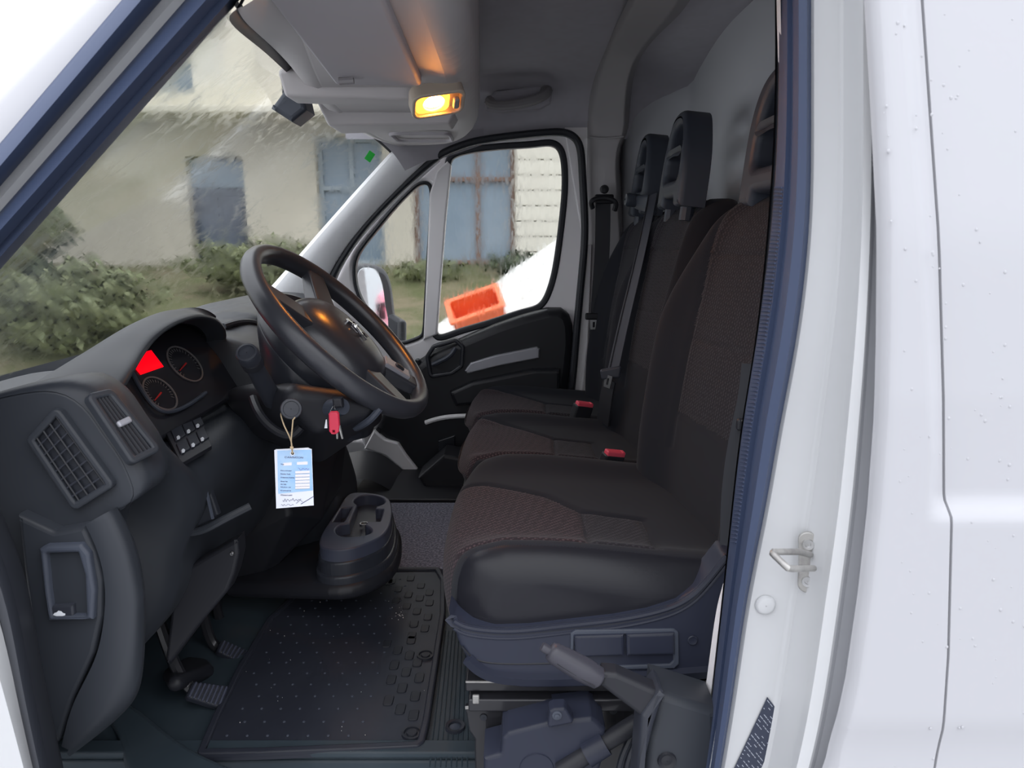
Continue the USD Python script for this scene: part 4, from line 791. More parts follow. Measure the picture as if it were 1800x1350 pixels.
obj('toe_cover', hull([at(302, 1186, 1.15), at(345, 1160, 1.3), at(362, 1180, 1.2), at(310, 1200, 1.1)], .014), 'plastic_black', None, 'rounded dark cover on the floor between the clutch and brake pedals', 'cover')

# ------------------------------------------------------------------ floor mat, carpet, sill
FZ = .70
fm = thing('floor_mat', 'black rubber driver floor mat with raised studs', 'floor mat', (-.33, 1.3, FZ))
mo_ = [(345, 1330), (375, 1260), (415, 1180), (470, 1090), (540, 1025), (590, 1004), (670, 1000), (772, 1000), (783, 1020), (783, 1080), (770, 1170), (755, 1270), (746, 1308), (735, 1316), (600, 1322), (450, 1328)]
mpg = Polygon([atz(*k, FZ + .008)[:2] for k in mo_]).buffer(-.01).buffer(.01)
up3 = lambda pg, z0, d, bev: fixn(place(plate(pg, d, bev), (0, 0, z0), (1, 0, 0), (0, 1, 0), (0, 0, 1)))
obj('sheet', up3(mpg, FZ, .008, .003), 'mat_rubber', fm)
obj('raised_edge', up3(mpg.difference(mpg.buffer(-.012)), FZ + .006, .008, .003), 'mat_rubber', fm)
ov = [(689, 1022), (722, 1017), (740, 1030), (700, 1036), (718, 1046), (684, 1024), (755, 1042), (738, 1052), (696, 1056), (755, 1060), (715, 1066), (733, 1075), (752, 1085), (728, 1097), (747, 1105), (724, 1118), (723, 1126), (680, 1132), (699, 1143), (720, 1153), (693, 1170), (714, 1182), (737, 1192), (707, 1210), (730, 1224), (734, 1165), (688, 1195), (683, 1232), (704, 1247), (727, 1258)]
for px, py in ov:
    c = atz(px, py, FZ + .008); obj('stud', up3(sbox(c[0] - .004, c[1] - .009, c[0] + .004, c[1] + .009).buffer(.0045, quad_segs=3), FZ + .007, .0032, .0012), 'mat_stud', fm)
dots = []
for i in range(13):
    for j in range(18):
        x, y = -.53 + i * .033 + (j % 2) * .0165, 1.02 + j * .034
        if mpg.buffer(-.03).contains(Point(x, y)) and x < -.235 + .0 * y:
            m = trimesh.creation.icosphere(1, .0026); dots.append((m.vertices * [1, 1, .6] + [x, y, FZ + .0085], m.faces))
obj('dots', join(*dots), 'plastic_mid', fm, kind='stuff')
for px, py in ((748, 1153), (724, 1290)):
    c = atz(px, py, FZ + .008)
    obj('fixing_ring', lathe([(.017, 0), (.0165, .004), (.013, .004), (.0125, .001), (.009, .001), (.008, .004), (.0005, .004)], c, (0, 0, 1), 26), 'mat_stud', fm)
crumbs = []
for k in range(26):
    c = atz(rng.uniform(420, 775), rng.uniform(1030, 1322), FZ + .009); m = trimesh.creation.icosphere(0, rng.uniform(.0005, .0012)); crumbs.append((m.vertices + c, m.faces))
for k in range(18):
    c = atz(rng.normal(703, 8), rng.normal(1082, 7), FZ + .009); m = trimesh.creation.icosphere(0, rng.uniform(.0005, .0014)); crumbs.append((m.vertices + c, m.faces))
obj('grit', join(*crumbs), 'snow', None, 'pale grit crumbs scattered on the floor mat', 'grit', None, 'stuff')
cpp = Polygon([atz(*k, FZ + .01)[:2] for k in [(655, 885), (690, 884), (900, 884), (900, 999), (590, 999), (630, 950)]])
obj('carpet', up3(cpp, FZ, .012, .004), 'carpet', None, 'grey felt carpet between the console and the driver seat', 'carpet')
spg = Polygon(sp([atz(*k, .715)[:2] for k in [(120, 1216), (180, 1222), (228, 1234), (300, 1288), (410, 1346), (520, 1400), (400, 1420), (260, 1390), (214, 1312), (186, 1256), (140, 1240)]], 80, True)).buffer(-.004).buffer(.004)
obj('sill_cover', up3(spg, .69, .025, .010), 'floor_rubber', None, 'greenish dark plastic sill cover at the front of the step', 'sill cover')
obj('floor_edge_strip', rbox((-.30, .995, FZ + .004), (.9, .03, .012), .004), 'floor_rubber', None, 'dark ribbed edge strip of the cab floor above the step', 'edge strip')
ribs = [tube([atz(783 + k * 6, 1110, FZ), atz(755 + k * 9.5, 1350, FZ)], .0013, 5) for k in range(8)]
obj('floor_ribs', join(*ribs), 'floor_rubber', None, 'fine ribs in the rubber floor beside the mat', 'floor ribs', None, 'stuff')
for px, py in ((800, 1279),):
    pl = thing('floor_plug', 'round dark plug in the floor beside the mat', 'plug', atz(px, py, FZ))
    obj('collar', lathe([(.017, 0), (.016, .005), (.011, .004), (.010, -.002)], atz(px, py, FZ), (0, 0, 1), 24), 'mat_rubber', pl)
    obj('centre', lathe([(.010, .001), (.006, .003), (.0005, .003)], atz(px, py, FZ), (0, 0, 1), 20), 'plastic_mid', pl)
# console foot with cup holder
ch = thing('cup_holder', 'black cup holder tray at the foot of the centre console', 'cup holder', at(640, 940, 1.5))
cz = at(640, 905, 1.52)[2]
ctop = [(566, 962), (590, 900), (614, 868), (632, 865), (668, 869), (683, 876), (689, 892), (684, 925), (666, 945), (640, 957), (610, 965)]
cpoly = Polygon(sp([atz(*k, cz)[:2] for k in ctop], 90, True))
h1, h2 = Polygon(sp([atz(*k, cz)[:2] for k in [(622, 880), (640, 870), (664, 872), (676, 880), (668, 888), (640, 890)]], 40, True)), Polygon(sp([atz(*k, cz)[:2] for k in [(590, 932), (600, 922), (630, 920), (652, 930), (648, 938), (620, 943), (598, 941)]], 40, True))
h3 = Polygon([atz(*k, cz)[:2] for k in [(628, 886), (662, 886), (660, 894), (674, 894), (668, 916), (645, 917), (640, 926), (612, 926)]])
h4 = Polygon([atz(*k, cz)[:2] for k in [(600, 893), (618, 891), (604, 917), (586, 917)]])
obj('rim_plate', up3(cpoly.difference(unary_union([h1, h2, h3])).difference(h4), cz - .034, .034, .004), 'plastic_grey', ch, 'grey top plate with two round cups and a slot')
obj('well', up3(cpoly.buffer(-.006), cz - .056, .022, .004), 'rubber_black', ch)
obj('body', up3(cpoly.buffer(.004), cz - .060, .034, .006), 'plastic_dark', ch)
obj('lower_lip', up3(cpoly.buffer(.010), cz - .072, .018, .006), 'plastic_dark', ch)
cq = np.array(cpoly.buffer(.002).exterior.coords)[:-1:6]
obj('console_foot', hull([(x, y, cz - .088) for x, y in cq] + [(-.60, 1.42, .76), (-.60, 1.78, .76), (-.50, 1.74, .74), (-.42, 1.62, .74), atz(455, 1035, .74), atz(560, 1012, .76), atz(600, 1000, .78)], .018), 'plastic_black', db, 'dark foot of the centre console', smooth=60)
obj('console_stack', hull([at(470, 740, 1.46), at(600, 715, 1.66), at(585, 850, 1.62), at(552, 905, 1.50), at(505, 900, 1.44), (-.72, 1.44, .80), (-.72, 1.80, .80), (-.56, 1.78, .78), (-.56, 1.46, .78)], .02), 'plastic_black', db, 'dark lower centre console', smooth=60)
obj('socket', lathe([(.010, 0), (.010, .006), (.007, .006), (.007, 0)], atz(640, 924, cz - .02), (0, 0, 1), 18), 'steel', ch, 'small metal socket')
# ------------------------------------------------------------------ seats
import shapely
def split(mesh, cls):
    """pieces of one surface by the class of each face's centre"""
    v, f = mesh; c = v[f].mean(1); k = cls(c); out = {}
    for name in np.unique(k):
        g = f[k == name]; idx, inv = np.unique(g, return_inverse=True); out[str(name)] = (v[idx], inv.reshape(-1, 3))
    return out
def cushion(xf, xr, y0, y1, zt, zb, seams, ny=150, nx=230):
    h = (y1 - y0) / 2; yc = (y0 + y1) / 2; r = .042
    base = sp([(xr, zb), ((xf + xr) / 2, zb - .004), (xf + .05, zb), (xf + .018, zb + .012), (xf + .002, zb + .05), (xf + .002, zt - .045), (xf + .018, zt - .010), (xf + .055, zt + .002), (xf + .16, zt + .004), (xf + .28, zt - .006), (xr - .05, zt - .018), (xr, zt - .02)], nx)
    th = np.linspace(-1, 1, ny); ys = np.sign(th) * (1 - (1 - np.abs(th)) ** 1.35) * h
    S = []
    for y in ys:
        d = max(0, abs(y) - (h - r)) / r; k = r * (1 - math.sqrt(max(0, 1 - d * d)))
        q = base.copy(); cz = (zt + zb) / 2; up = (q[:, 1] > cz)
        q[:, 1] = np.where(up, np.maximum(cz, q[:, 1] - k), np.minimum(cz, q[:, 1] + k * .15))
        fr = np.clip((xf + .12 - q[:, 0]) / .12, 0, 1); q[:, 0] += fr * (k + .055 * (abs(y) / h) ** 3.2)
        q[:, 1] += np.where(up, .016 * math.exp(-((abs(y) - .80 * h) / (.16 * h)) ** 2) * np.clip((q[:, 0] - xf) / .1, 0, 1) - .007 * (1 - (y / h) ** 2), 0)
        S.append(np.c_[q[:, 0], np.full(nx, yc + y), q[:, 1]])
    v, f = loft(np.array(S), False, True)
    if seams is not None:
        d = shapely.distance(shapely.points(v[:, :2]), seams); v[:, 2] -= np.where(v[:, 2] > zt - .06, .0045 * np.exp(-(d / .0055) ** 2), 0)
    return fixn((v, f))
BZ = [(.965, .262), (1.06, .262), (1.15, .268), (1.25, .280), (1.35, .297), (1.43, .320), (1.50, .345), (1.56, .372), (1.60, .395)]
def backrest(yc, hw, ztop, dx=0, n=150, m=260):
    zz, xx = np.array(BZ).T; cs = CubicSpline(zz, xx); S = []; t = (np.arange(m) / m) * 2 * math.pi
    for i in range(n):
        u = i / (n - 1); z = .965 + (ztop - .965) * (1 - (1 - u) ** 1.5)
        s = (z - .965) / (ztop - .965); top = math.sqrt(max(1e-4, 1 - max(0, (s - .90) / .10) ** 2)) if s > .90 else 1
        w = hw * (1 - .06 * (1 - min(1, s / .35)) ** 2) * (1 - .34 * sstep(s, .62, 1.0)) * (.55 + .45 * top if s > .9 else 1)
        thk = .115 * (.25 + .75 * top)
        e = 2 / 4.2; cx = np.sign(np.cos(t)) * np.abs(np.cos(t)) ** e; cy = np.sign(np.sin(t)) * np.abs(np.sin(t)) ** e
        xf = float(cs(z)) + dx; x = xf + .0575 + cx * thk / 2; y = cy * w
        fr = np.clip(-cx, 0, 1); x = x - fr * (.046 * np.exp(-((np.abs(y) - .80 * w) / (.20 * w)) ** 2) - .030) * (1 - .6 * sstep(s, .6, 1))
        S.append(np.c_[x - .15 * y, yc + y, np.full(m, z)])
    S = np.array(S); return loft(S, True, True), cs
ds_path = '/World/driver_seat'
def headrest(yc, zb, zt, xfront, parent, w0=.236, w1=.165):
    zb = zb - .010; H = zt - zb
    o = sp([(-w0 / 2, 0), (-w0 / 2, H * .30), (-w0 / 2 + .010, H * .56), (-w0 / 2 + .034, H * .78), (-.054, H * .945), (0, H), (.054, H * .945), (w0 / 2 - .034, H * .78), (w0 / 2 - .010, H * .56), (w0 / 2, H * .30), (w0 / 2, 0)], 90)
    if parent == ds_path: o = sp([(-w0 / 2, 0), (-w0 / 2 - .003, H * .3), (-w0 / 2, H * .62), (-w1 / 2 - .012, H * .86), (-w1 / 2 + .03, H * .98), (0, H * 1.01), (w1 / 2 - .03, H * .98), (w1 / 2 + .012, H * .86), (w0 / 2, H * .62), (w0 / 2 + .003, H * .3), (w0 / 2, 0)], 90)
    pg = Polygon(list(o) + [(w0 / 2 - .055, 0), (w0 / 2 - .065, .022), (-w0 / 2 + .065, .022), (-w0 / 2 + .055, 0)])
    pg = pg.difference(rr(.145, .060, .018, 0, H * .42)).difference(Polygon(sp([(-.070, H * .60), (-.052, H * .78), (-.02, H * .85), (.02, H * .85), (.052, H * .78), (.070, H * .60), (.03, H * .585), (-.03, H * .585)], 60, True)))
    tl = .10; n = np.array([-.975, 0, tl]); n /= np.linalg.norm(n); ex, ey = np.array([0, -1.0, 0]), np.array([tl, 0, .975])
    p0 = np.array([xfront + .06, yc, zb])
    hd = obj('headrest', fixn(place(plate(pg, .062, .014, 4), p0, ex, ey, n)), 'plastic_mid', parent, 'open-framed hard plastic headrest', smooth=45)
    for s in (-1, 1): obj('headrest_leg', tube([p0 + ex * s * .082 + n * .03 + ey * .012, p0 + ex * s * .082 + n * .03 - ey * .03], .016, 10), 'plastic_mid', parent)
    return hd
def seat(kind, label, y0, y1, xf, zt, zb, ins, rear, ztop, hz, side=None):
    yc = (y0 + y1) / 2; t = thing('driver_seat' if kind == 'driver' else 'passenger_seat', label, 'seat', (xf + .2, yc, .72))
    poly_f, poly_r = Polygon(ins), Polygon(rear)
    seams = unary_union([poly_f.boundary, poly_r.boundary]).intersection(sbox(xf + .02, y0 + .03, .30, y1 - .03))
    m = cushion(xf, .34, y0, y1, zt, zb, seams)
    def cls(c):
        P = shapely.points(c[:, :2]); top = c[:, 2] > zb + .02
        a = shapely.contains(poly_f, P) & top; b = shapely.contains(poly_r, P) & top
        lf = (c[:, 1] < y0 + (.038 if side else -1)) & ((c[:, 1] < y0 + .036) | (c[:, 2] < zt - .03))
        return np.where(lf, 'side', np.where(a, 'insert', np.where(b, 'insert_rear', 'bolster')))
    pc = split(m, cls)
    obj('cushion', pc['bolster'], 'fabric', t, 'plain dark fabric cushion', smooth=60)
    obj('cushion_insert', pc['insert'], 'weave_brown', t, 'brownish dotted woven front panel', smooth=60)
    obj('cushion_insert', pc['insert_rear'], 'weave_dark', t, 'dark dotted woven rear panel', smooth=60)
    if 'side' in pc: obj('side_bolster', pc['side'], 'leather', t, 'smooth black leatherette side', smooth=60)
    DX = .020 if kind == 'driver' else .017
    (v, f), cs = backrest(yc, (y1 - y0) / 2 * .96, ztop, DX)
    hw = (y1 - y0) / 2
    zi = [1.19, 1.325, 1.475]
    d = np.minimum(np.abs(np.abs(v[:, 1] - yc) - .47 * hw) + 9 * ((v[:, 2] < 1.12) | (v[:, 2] > 1.58)), np.min([np.abs(v[:, 2] - z) + 9 * (np.abs(v[:, 1] - yc) > .47 * hw) for z in zi], 0))
    v[:, 0] += np.where(v[:, 0] < cs(np.clip(v[:, 2], .97, 1.6)) + .05 + DX - .15 * (v[:, 1] - yc), .004 * np.exp(-(d / .005) ** 2), 0)
    def cb_(c):
        fr = (c[:, 0] < cs(np.clip(c[:, 2], .97, 1.6)) + .05 + DX - .15 * (c[:, 1] - yc)) & (np.abs(c[:, 1] - yc) < .47 * hw)
        return np.where(fr & (c[:, 2] > zi[0]) & (c[:, 2] < zi[2]), 'insert', np.where(fr & (c[:, 2] >= zi[2]) & (c[:, 2] < 1.56), 'upper', 'plain'))
    pb = split((v, f), cb_)
    obj('backrest', pb['plain'], 'fabric', t, 'plain dark fabric backrest', smooth=60)
    obj('backrest_insert', pb['insert'], 'weave_dark', t, 'dotted woven backrest panel', smooth=60)
    obj('backrest_insert', pb['upper'], 'weave_dark', t, smooth=60)
    headrest(yc + .005, hz[0], hz[1], .391 if kind == 'driver' else .366, t)
    return t
dins = [(-.2, .958), (-.2, 1.30), (-.105, 1.256), (-.05, 1.246), (.06, 1.185), (.114, 1.123), (.111, .958)]
drear = [(.113, .958), (.116, 1.123), (.217, 1.113), (.211, .958)]
ds_ = seat('driver', 'dark fabric driver seat with grey plastic side shield and leatherette edge', .899, 1.405, -.112, 1.062, .900, dins, drear, 1.575, (1.558, 1.768), True)
def pins(y0, y1): return [(-.2, y0 + .03), (-.2, y1 - .05), (-.09, y1 - .045), (0, y0 + .335), (.07, y0 + .27), (.105, y0 + .24), (.098, y0 + .03)], [(.100, y0 + .03), (.107, y0 + .24), (.20, y0 + .235), (.20, y0 + .03)]
a_, b_ = pins(1.505, 1.955)
sm = seat('mid', 'dark fabric middle passenger seat between the driver seat and the far seat', 1.505, 1.955, -.135, 1.012, .925, a_, b_, 1.59, (1.578, 1.790))
a_, b_ = pins(1.965, 2.395)
sf = seat('far', 'dark fabric far passenger seat beside the passenger door', 1.965, 2.395, -.148, 1.000, .915, a_, b_, 1.58, (1.575, 1.803))
# piping along the middle seat edges
for t, y0, xf, zt in ((sm, 1.505, -.135, 1.012), (sf, 1.965, -.148, 1.0)):
    obj('piping', tube(sp([(xf + .07, y0 - .001, zt - .062), (xf + .2, y0 - .002, zt - .060), (.24, y0 - .001, zt - .066)], 20), .0028, 6), 'plastic_mid', t)
    obj('base', rbox((.10, y0 + .22, .80), (.40, .40, .20), .03), 'plastic_black', t, 'black plinth')
    obj('front_skirt', hull([(xf + .03, y0 + .03, zt - .09), (xf + .03, y0 + .42, zt - .09), (xf + .06, y0 + .03, zt - .19), (xf + .06, y0 + .42, zt - .19), (.28, y0 + .01, zt - .09), (.28, y0 + .43, zt - .15)], .012), 'plastic_black', t)
# driver seat: side shield, buttons, rails, pedestal
SY = .886
shield_px = [(788, 1078), (800, 1092), (830, 1102), (870, 1106), (930, 1104), (1000, 1096), (1080, 1087), (1140, 1076), (1190, 1060), (1225, 1038), (1255, 1005), (1276, 978), (1292, 975), (1292, 1190), (1250, 1198), (1180, 1204), (1080, 1210), (980, 1213), (920, 1213), (875, 1206), (845, 1190), (822, 1165), (806, 1135), (796, 1105)]
shd = obj('side_shield', flat(shield_px, SY, .05, .010), 'shield_plastic', ds_, 'blue-grey plastic side shield', smooth=45)
def spath(p, Y, n=60): return sp([at(*k, Y) for k in p], n)
edge = [(798, 1091), (812, 1099), (835, 1105), (880, 1109), (930, 1107), (1000, 1099), (1080, 1090), (1140, 1079), (1188, 1064), (1224, 1041), (1254, 1008), (1278, 978)]
obj('shield_lip', tube(spath(edge, SY + .001), .0042, 8), 'shield_plastic', shd)
obj('shield_ridge', tube(spath([(x, y + 13) for x, y in edge], SY + .0015), .0028, 8), 'shield_plastic', shd)
obj('shield_foot', ribbon(spath([(822, 1158), (836, 1172), (860, 1186), (905, 1194), (980, 1195), (1080, 1191), (1180, 1186), (1285, 1178)], SY - .002), (0, -.35, 1), .014, .010), 'shield_plastic', shd)
obj('shield_groove', tube(spath([(812, 1136), (835, 1158), (870, 1166), (930, 1167), (1000, 1165)], SY), .0012, 5), 'plastic_black', shd)
obj('button_frame', flat([(1003, 1114), (1012, 1108), (1185, 1106), (1193, 1112), (1194, 1168), (1186, 1176), (1060, 1178), (1056, 1172), (1178, 1168), (1184, 1162), (1184, 1118), (1178, 1114), (1010, 1117), (1008, 1150), (1003, 1150)], SY - .003, .012, .002), 'plastic_mid', shd)
for a in ([(1009, 1119), (1097, 1116), (1098, 1154), (1012, 1157)], [(1101, 1116), (1186, 1113), (1187, 1152), (1102, 1154)]):
    obj('button', flat(a, SY - .007, .015, .004), 'shield_plastic', shd)
obj('screw_cap', lathe([(.007, .001), (.006, .0022), (.0045, .0014), (.0005, .0014)], at(1217, 1125, SY - .001), (0, -1, 0), 20), 'shield_plastic', shd)
for Yr, z0 in ((.93, 1196), (1.33, 1196)):
    x0, x1 = at(820, 1200, .93)[0], .33; z = at(820, z0, .93)[2]
    obj('upper_rail', rbox(((x0 + x1) / 2, Yr, z + .004), (x1 - x0, .04, .018), .003), 'black_steel', ds_)
    obj('lower_rail', rbox(((x0 + x1) / 2 + .004, Yr, z - .022), (x1 - x0, .055, .020), .003), 'black_steel', ds_)
    obj('rail_clip', rbox((x0 + .015, Yr - .026, z - .012), (.010, .005, .014), .002), 'zinc', ds_)
    obj('rail_edge', rbox(((x0 + x1) / 2, Yr - .021, z + .012), (x1 - x0, .003, .003), .001), 'zinc', ds_, 'bright rail edge')  # thin zinc strip, brighter than the black rail
ped = thing('seat_pedestal', 'glossy black steel pedestal under the driver seat', 'pedestal', (.1, 1.1, .70))
obj('side_plate', flat([(818, 1246), (840, 1241), (900, 1240), (954, 1235), (965, 1243), (1070, 1237), (1232, 1230), (1300, 1230), (1300, 1400), (836, 1400), (834, 1300), (824, 1285)], .925, .012, .003), 'black_steel', ped)
obj('top_flange', tube(spath([(818, 1244), (860, 1239), (950, 1233), (962, 1240), (1070, 1235), (1230, 1228)], .922, 40), .0025, 6), 'zinc', ped, 'bright edge')  # zinc line along the top of the black plate
obj('box', rbox((.13, 1.14, .765), (.36, .38, .13), .01), 'black_steel', ped)
for px, py in ((850, 1261), (1078, 1250), (948, 1218)): obj('bolt_hole', lathe([(.0055, 0), (.005, .001), (.0005, .0012)], at(px, py, .924), (0, -1, 0), 16), 'rubber_black', ped)
# grey cover box and pipes under the seat
bx = thing('jack_cover', 'grey plastic cover box with a round cap under the driver seat', 'cover', at(960, 1330, .86))
obj('shell', flat([(850, 1333), (880, 1325), (883, 1297), (893, 1288), (963, 1270), (1040, 1262), (1052, 1270), (1065, 1283), (1062, 1330), (1040, 1400), (850, 1400)], .855, .06, .006), 'shield_plastic', bx)
obj('tab', flat([(963, 1276), (966, 1250), (974, 1246), (992, 1245), (998, 1250), (1008, 1268), (1006, 1273), (965, 1281)], .847, .02, .004), 'shield_plastic', bx)
obj('bolt', lathe([(.0065, 0), (.0065, .0015), (.004, .002), (.0036, .004), (.0005, .0045)], at(979, 1257, .847), (0, -1, 0), 20), 'plastic_mid', bx)
obj('round_cap', lathe([(.0235, .0), (.0230, .0015), (.0218, .0008), (.0005, .001)], at(943, 1350, .855), (0, -1, 0), 40), 'shield_plastic', bx)
pp = thing('jack_tube', 'black ribbed tube with a grey clamp beside the handbrake', 'tube', at(1050, 1320, .86))
obj('pipe', tube([at(985, 1356, .85), at(1055, 1310, .855), at(1120, 1270, .87)], .0125, 14), 'plastic_black', pp)
obj('clamp', tube([at(1030, 1328, .85), at(1064, 1306, .855)], .0165, 14), 'shield_plastic', pp)
for k in range(5): obj('hose', tube(sp([at(1092 + 13 * k, 1400, .87), at(1090 + 13 * k, 1345, .86), at(1112 + 12 * k, 1290, .87)], 14), .005, 8), 'rubber_black', pp)
# handbrake
hbk = thing('handbrake', 'grey handbrake lever beside the driver seat', 'handbrake', at(1180, 1300, .80))
HY = .775
g0, g1 = at(966, 1144, HY), at(1056, 1194, HY)
ga = (g1 - g0) / np.linalg.norm(g1 - g0); gL = np.linalg.norm(g1 - g0)
hp_ = [(0.004, -.001), (.0105, .001), (.0125, .006), (.0138, .02), (.0150, .045), (.0148, gL - .02), (.0135, gL - .004), (.009, gL)]
obj('grip', lathe(hp_, g0, ga, 28), 'grip_plastic', hbk, 'smooth grey grip', smooth=60)
obj('grip_seam', tube([g0 + ga * .01 + [0, -.0128, -.004], g1 - ga * .01 + [0, -.0142, -.006]], .0006, 5), 'plastic_black', hbk)
obj('release_button', lathe([(.0055, .002), (.0058, -.008), (.005, -.011), (.0005, -.0115)], g0, ga, 20), 'grip_plastic', hbk)
obj('lever', flat([(1060, 1183), (1085, 1185), (1160, 1218), (1168, 1230), (1150, 1268), (1128, 1262), (1062, 1212), (1054, 1206)], HY - .006, .022, .006), 'plastic_black', hbk)
obj('bracket', flat([(1128, 1260), (1160, 1214), (1168, 1222), (1150, 1280), (1138, 1330), (1128, 1400), (1118, 1400)], HY - .012, .045, .008), 'plastic_dark', hbk)
obj('housing', flat([(1155, 1216), (1230, 1240), (1262, 1250), (1262, 1400), (1128, 1400), (1138, 1300), (1148, 1270)], HY + .002, .06, .010), 'plastic_soft', hbk)
obj('fixing', lathe([(.012, 0), (.011, .003), (.007, .001), (.0005, .002)], at(1172, 1336, HY + .002), (0, -1, 0), 20), 'plastic_black', hbk)

# ------------------------------------------------------------------ seat belts and buckles
b1 = thing('seat_belt', 'grey seat belt running down the near edge of the far seat to its metal tongue', 'seat belt', at(1075, 665, 1.93))
path = [at(1147, 342, 1.93), at(1140, 380, 1.87), at(1120, 470, 1.83), at(1097, 565, 1.82), at(1078, 650, 1.82)]
obj('webbing', ribbon(sp(path, 40), (.55, -.75, 0), np.linspace(.026, .038, 40), .002), 'webbing', b1)
for s in (-1, 1): obj('stripe', ribbon(sp([np.asarray(p) + [.009 * s, -.009 * s - .0016, 0] for p in path], 40), (.55, -.75, 0), .003, .0012), 'webbing_dark', b1)
obj('tongue_grip', hull([at(1059, 653, 1.80), at(1088, 647, 1.795), at(1086, 660, 1.795), at(1061, 663, 1.80)], .006), 'plastic_mid', b1)
tnp = Polygon([(-.013, 0), (-.011, .032), (.011, .032), (.013, 0)]).difference(rr(.007, .018, .002, 0, .016))
o = at(1070, 660, 1.79); ax = at(1066, 682, 1.79) - o; ax /= np.linalg.norm(ax)
tx2 = np.array([.62, -.75, .12]); tx2 -= ax * (tx2 @ ax); tx2 /= np.linalg.norm(tx2)
obj('tongue', fixn(place(plate(tnp, .0025, .0006), o, tx2, ax, np.cross(tx2, ax))), 'steel', b1, 'bright metal tongue')
obj('lower_strap', ribbon(sp([at(1072, 668, 1.81), at(1066, 700, 1.82), at(1060, 742, 1.86)], 20), (.55, -.75, 0), .042, .006), 'webbing_dark', b1)
gd = thing('belt_guide', 'round grey belt guide at the shoulder of the far seat', 'belt guide', at(1118, 352, 2.12))
obj('knob', lathe([(.004, .022), (.016, .020), (.019, .012), (.017, -.03)], at(1112, 352, 2.05), (-1, -.1, .1), 22), 'plastic_mid', gd)
obj('arm', hull([at(1118, 350, 2.05), at(1142, 348, 1.99), at(1150, 372, 1.98), at(1122, 362, 2.05)], .010), 'plastic_mid', gd)
b2 = thing('seat_belt', 'dark seat belt hanging from the passenger door pillar', 'seat belt', at(1060, 355, 2.34))
obj('webbing', ribbon(sp([at(1060, 352, 2.33), at(1058, 450, 2.335), at(1050, 560, 2.34), at(1044, 680, 2.345), at(1038, 760, 2.35)], 30), (1, -.15, 0), .048, .003), 'webbing_dark', b2)
obj('loop', join(tube(sp([at(1042, 366, 2.32), at(1040, 354, 2.31), at(1062, 348, 2.31), at(1082, 356, 2.31), at(1080, 370, 2.32)], 20), .008, 8), rbox(at(1062, 350, 2.33), (.06, .02, .03), .006)), 'plastic_black', b2)
obj('bolt', lathe([(.014, 0), (.014, .010), (.010, .016), (.0005, .017)], at(1062, 333, 2.35), (0, -1, 0), 20), 'plastic_black', b2)
obj('tongue_grip', rbox(at(1042, 556, 2.325), (.05, .014, .022), .005), 'plastic_black', b2)
o = at(1044, 562, 2.322); obj('tongue', fixn(place(plate(tnp, .0025, .0006), o, (1, 0, 0), (0, 0, -1), (0, -1, 0))), 'steel', b2, 'bright metal tongue')
def buckle(label, px, py, Y, s=1.0, lean=(.26, -.1, 1)):
    o = at(px, py, Y); z = np.array(lean, float); z /= np.linalg.norm(z); x = np.array([.96, 0, 0]) - z * (.96 * z[0]); x /= np.linalg.norm(x); x = x * .93 + np.array([0, .36, 0]); x -= z * (x @ z); x /= np.linalg.norm(x); y = np.cross(z, x); R = np.stack([x, y, z], 1)
    t = thing('belt_buckle', label, 'belt buckle', o - z * .06 * s, 'red-buttoned belt buckles')
    obj('body', rbox(o - z * .036 * s, (.046 * s, .026 * s, .072 * s), .006, R), 'plastic_black', t)
    obj('red_button', rbox(o + z * .002 - y * .003, (.042 * s, .018 * s, .012), .003, R), 'buckle_red', t, 'bright red release button')
    for q in (-1, 1): obj('button_lug', rbox(o + z * .004 + x * q * .017 * s - y * .004, (.007 * s, .014 * s, .010), .002, R), 'buckle_red', t)
    obj('slot', rbox(o + z * .003 + y * .0075 * s, (.030 * s, .004, .006), .001, R), 'rubber_black', t)
    return t
buckle('black belt buckle with red button standing between the middle and far seats', 1026, 711, 1.93, 1.15)
buckle('black belt buckle with red button standing at the near edge of the middle seat', 1079, 797, 1.505, 1.08)
bb = thing('belt_buckle', 'small red belt button just showing above the driver seat cushion', 'belt buckle', at(1050, 816, 1.43), 'red-buttoned belt buckles')
obj('red_button', rbox(at(1050, 816, 1.43), (.014, .012, .008), .003), 'buckle_red', bb)
obj('body', rbox(at(1052, 836, 1.43), (.02, .018, .035), .004), 'plastic_black', bb)
b3 = thing('anchor_strap', 'short dark belt strap at the rear corner of the middle seat', 'strap', at(1145, 830, 1.46))
obj('strap', ribbon(sp([at(1130, 862, 1.455), at(1143, 838, 1.45), at(1152, 824, 1.45)], 10), (.8, -.5, .3), .020, .003), 'webbing', b3)
b4 = thing('seat_belt', 'dark seat belt end with bright stud beside the driver backrest', 'seat belt', at(1312, 740, .90))
obj('webbing', ribbon(sp([at(1325, 640, .90), at(1318, 700, .895), at(1305, 760, .89), at(1290, 860, .885), at(1286, 960, .88)], 24), (.8, -.5, 0), .030, .003), 'webbing_dark', b4)
obj('tongue_grip', rbox(at(1312, 746, .885), (.026, .010, .016), .004), 'plastic_black', b4)
obj('stud', rbox(at(1311, 740, .878), (.010, .004, .003), .001), 'steel', b4)
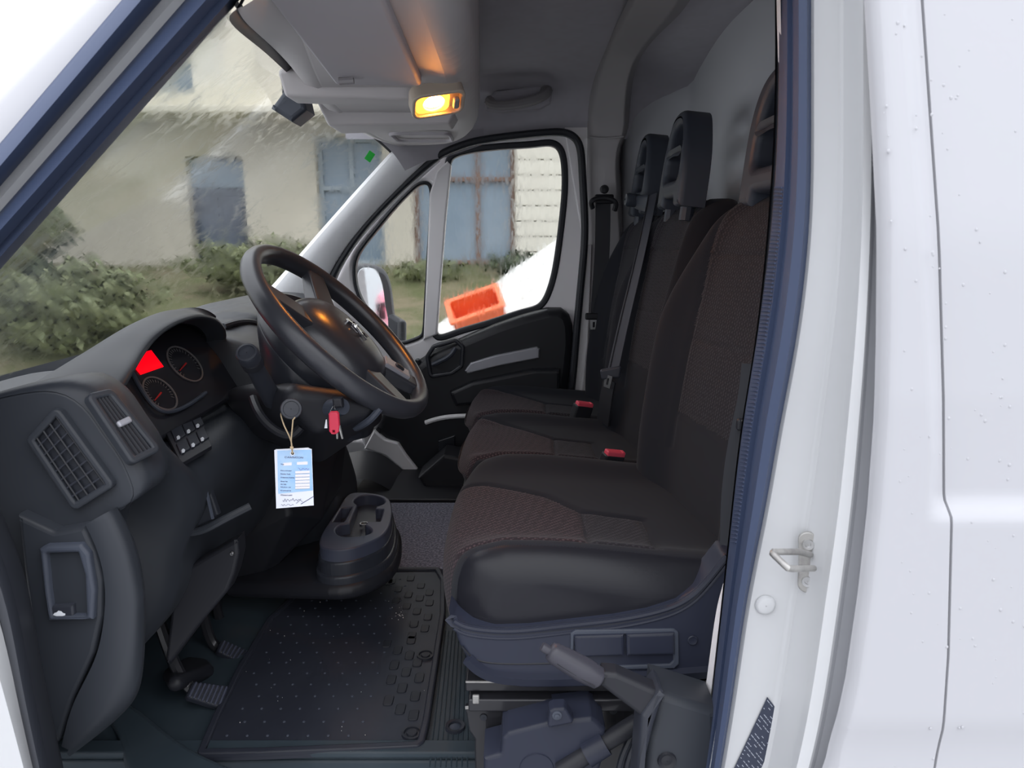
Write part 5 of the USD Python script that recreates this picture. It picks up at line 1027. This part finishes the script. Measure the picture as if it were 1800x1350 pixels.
# ------------------------------------------------------------------ striker and sticker on the near jamb
sk = thing('door_striker', 'zinc door striker loop bolted to the white jamb', 'striker', at(1415, 985, .73))
jY = .722
pl = Polygon(sp([(-.0095, .020), (-.0085, .030), (0, .0345), (.0085, .030), (.0095, .020), (.0095, -.020), (.0085, -.030), (0, -.0345), (-.0085, -.030), (-.0095, -.020)], 60, True))
sn2 = np.array([-.28, -.95, .05]); skc = at(1419, 987, jY); skx, sky_, skz = axes3(sn2, (-.06, 0, 1))
obj('plate', fixn(place(plate(pl, .004, .0012), skc, skx, sky_, skz)), 'zinc', sk)
for v in (.021, -.021): obj('bolt', lathe([(.0062, 0), (.0058, .0025), (.003, .0022), (.0025, .0005), (.0005, .0005)], skc + sky_ * v + skz * .004, skz, 20), 'steel', sk)
loop = [at(1424, 975, .715), at(1405, 970, .69), at(1360, 970, .665), at(1358, 973, .66), at(1384, 998, .645), at(1388, 1000, .645), at(1430, 999, .70)]
obj('loop', tube(np.vstack([lin(loop[:3], 10), sp(loop[2:4], 3)[1:], lin(loop[3:5], 8)[1:], lin(loop[4:], 10)[1:]]), .0034, 10), 'zinc', sk)
stn = thing('pillar_sticker', 'dark tyre pressure sticker with pale print low on the jamb', 'sticker', at(1335, 1290, .735))
spx_ = [(1348, 1224), (1378, 1262), (1320, 1385), (1280, 1370)]
ju = np.array([at(*p, .7345) for p in spx_]); so_ = ju.mean(0); snn = np.array([0, -1, 0.0]); sxv = ju[1] - ju[0]; sxv /= np.linalg.norm(sxv); syv = np.cross(snn, sxv) * -1
syv = ju[0] - ju[3]; syv -= sxv * (syv @ sxv); syv /= np.linalg.norm(syv); szz = np.cross(sxv, syv)
lift = np.array([0, -.0012, 0])
pgs = Polygon([((p - so_) @ sxv, (p - so_) @ syv) for p in ju])
sb_ = obj('sheet', fixn(place(plate(pgs, .0006, .0002), so_ + lift, sxv, syv, szz)), 'sticker_black', stn)
pr = []; r5 = np.random.default_rng(11); mnx, mny, mxx, mxy = pgs.bounds
for k in range(22):
    y = mny + (mxy - mny) * (k + .5) / 22
    row = pgs.buffer(-.0016).intersection(sbox(mnx, y - .0007, mxx, y + .0007))
    if row.is_empty: continue
    a, _, b, _ = row.bounds; x = a
    while x < b - .001:
        w = r5.uniform(.0015, .006); e2 = min(b, x + w)
        if r5.random() < .62: pr.append(rbox(so_ + lift * 1.7 + sxv * (x + e2) / 2 + syv * y, (e2 - x, .0009, .0003), .0001, np.stack([sxv, syv, szz], 1), 0))
        x = e2 + .0012
obj('print', join(*pr), 'sticker_print', sb_, 'pale rows of fine print', kind='stuff')
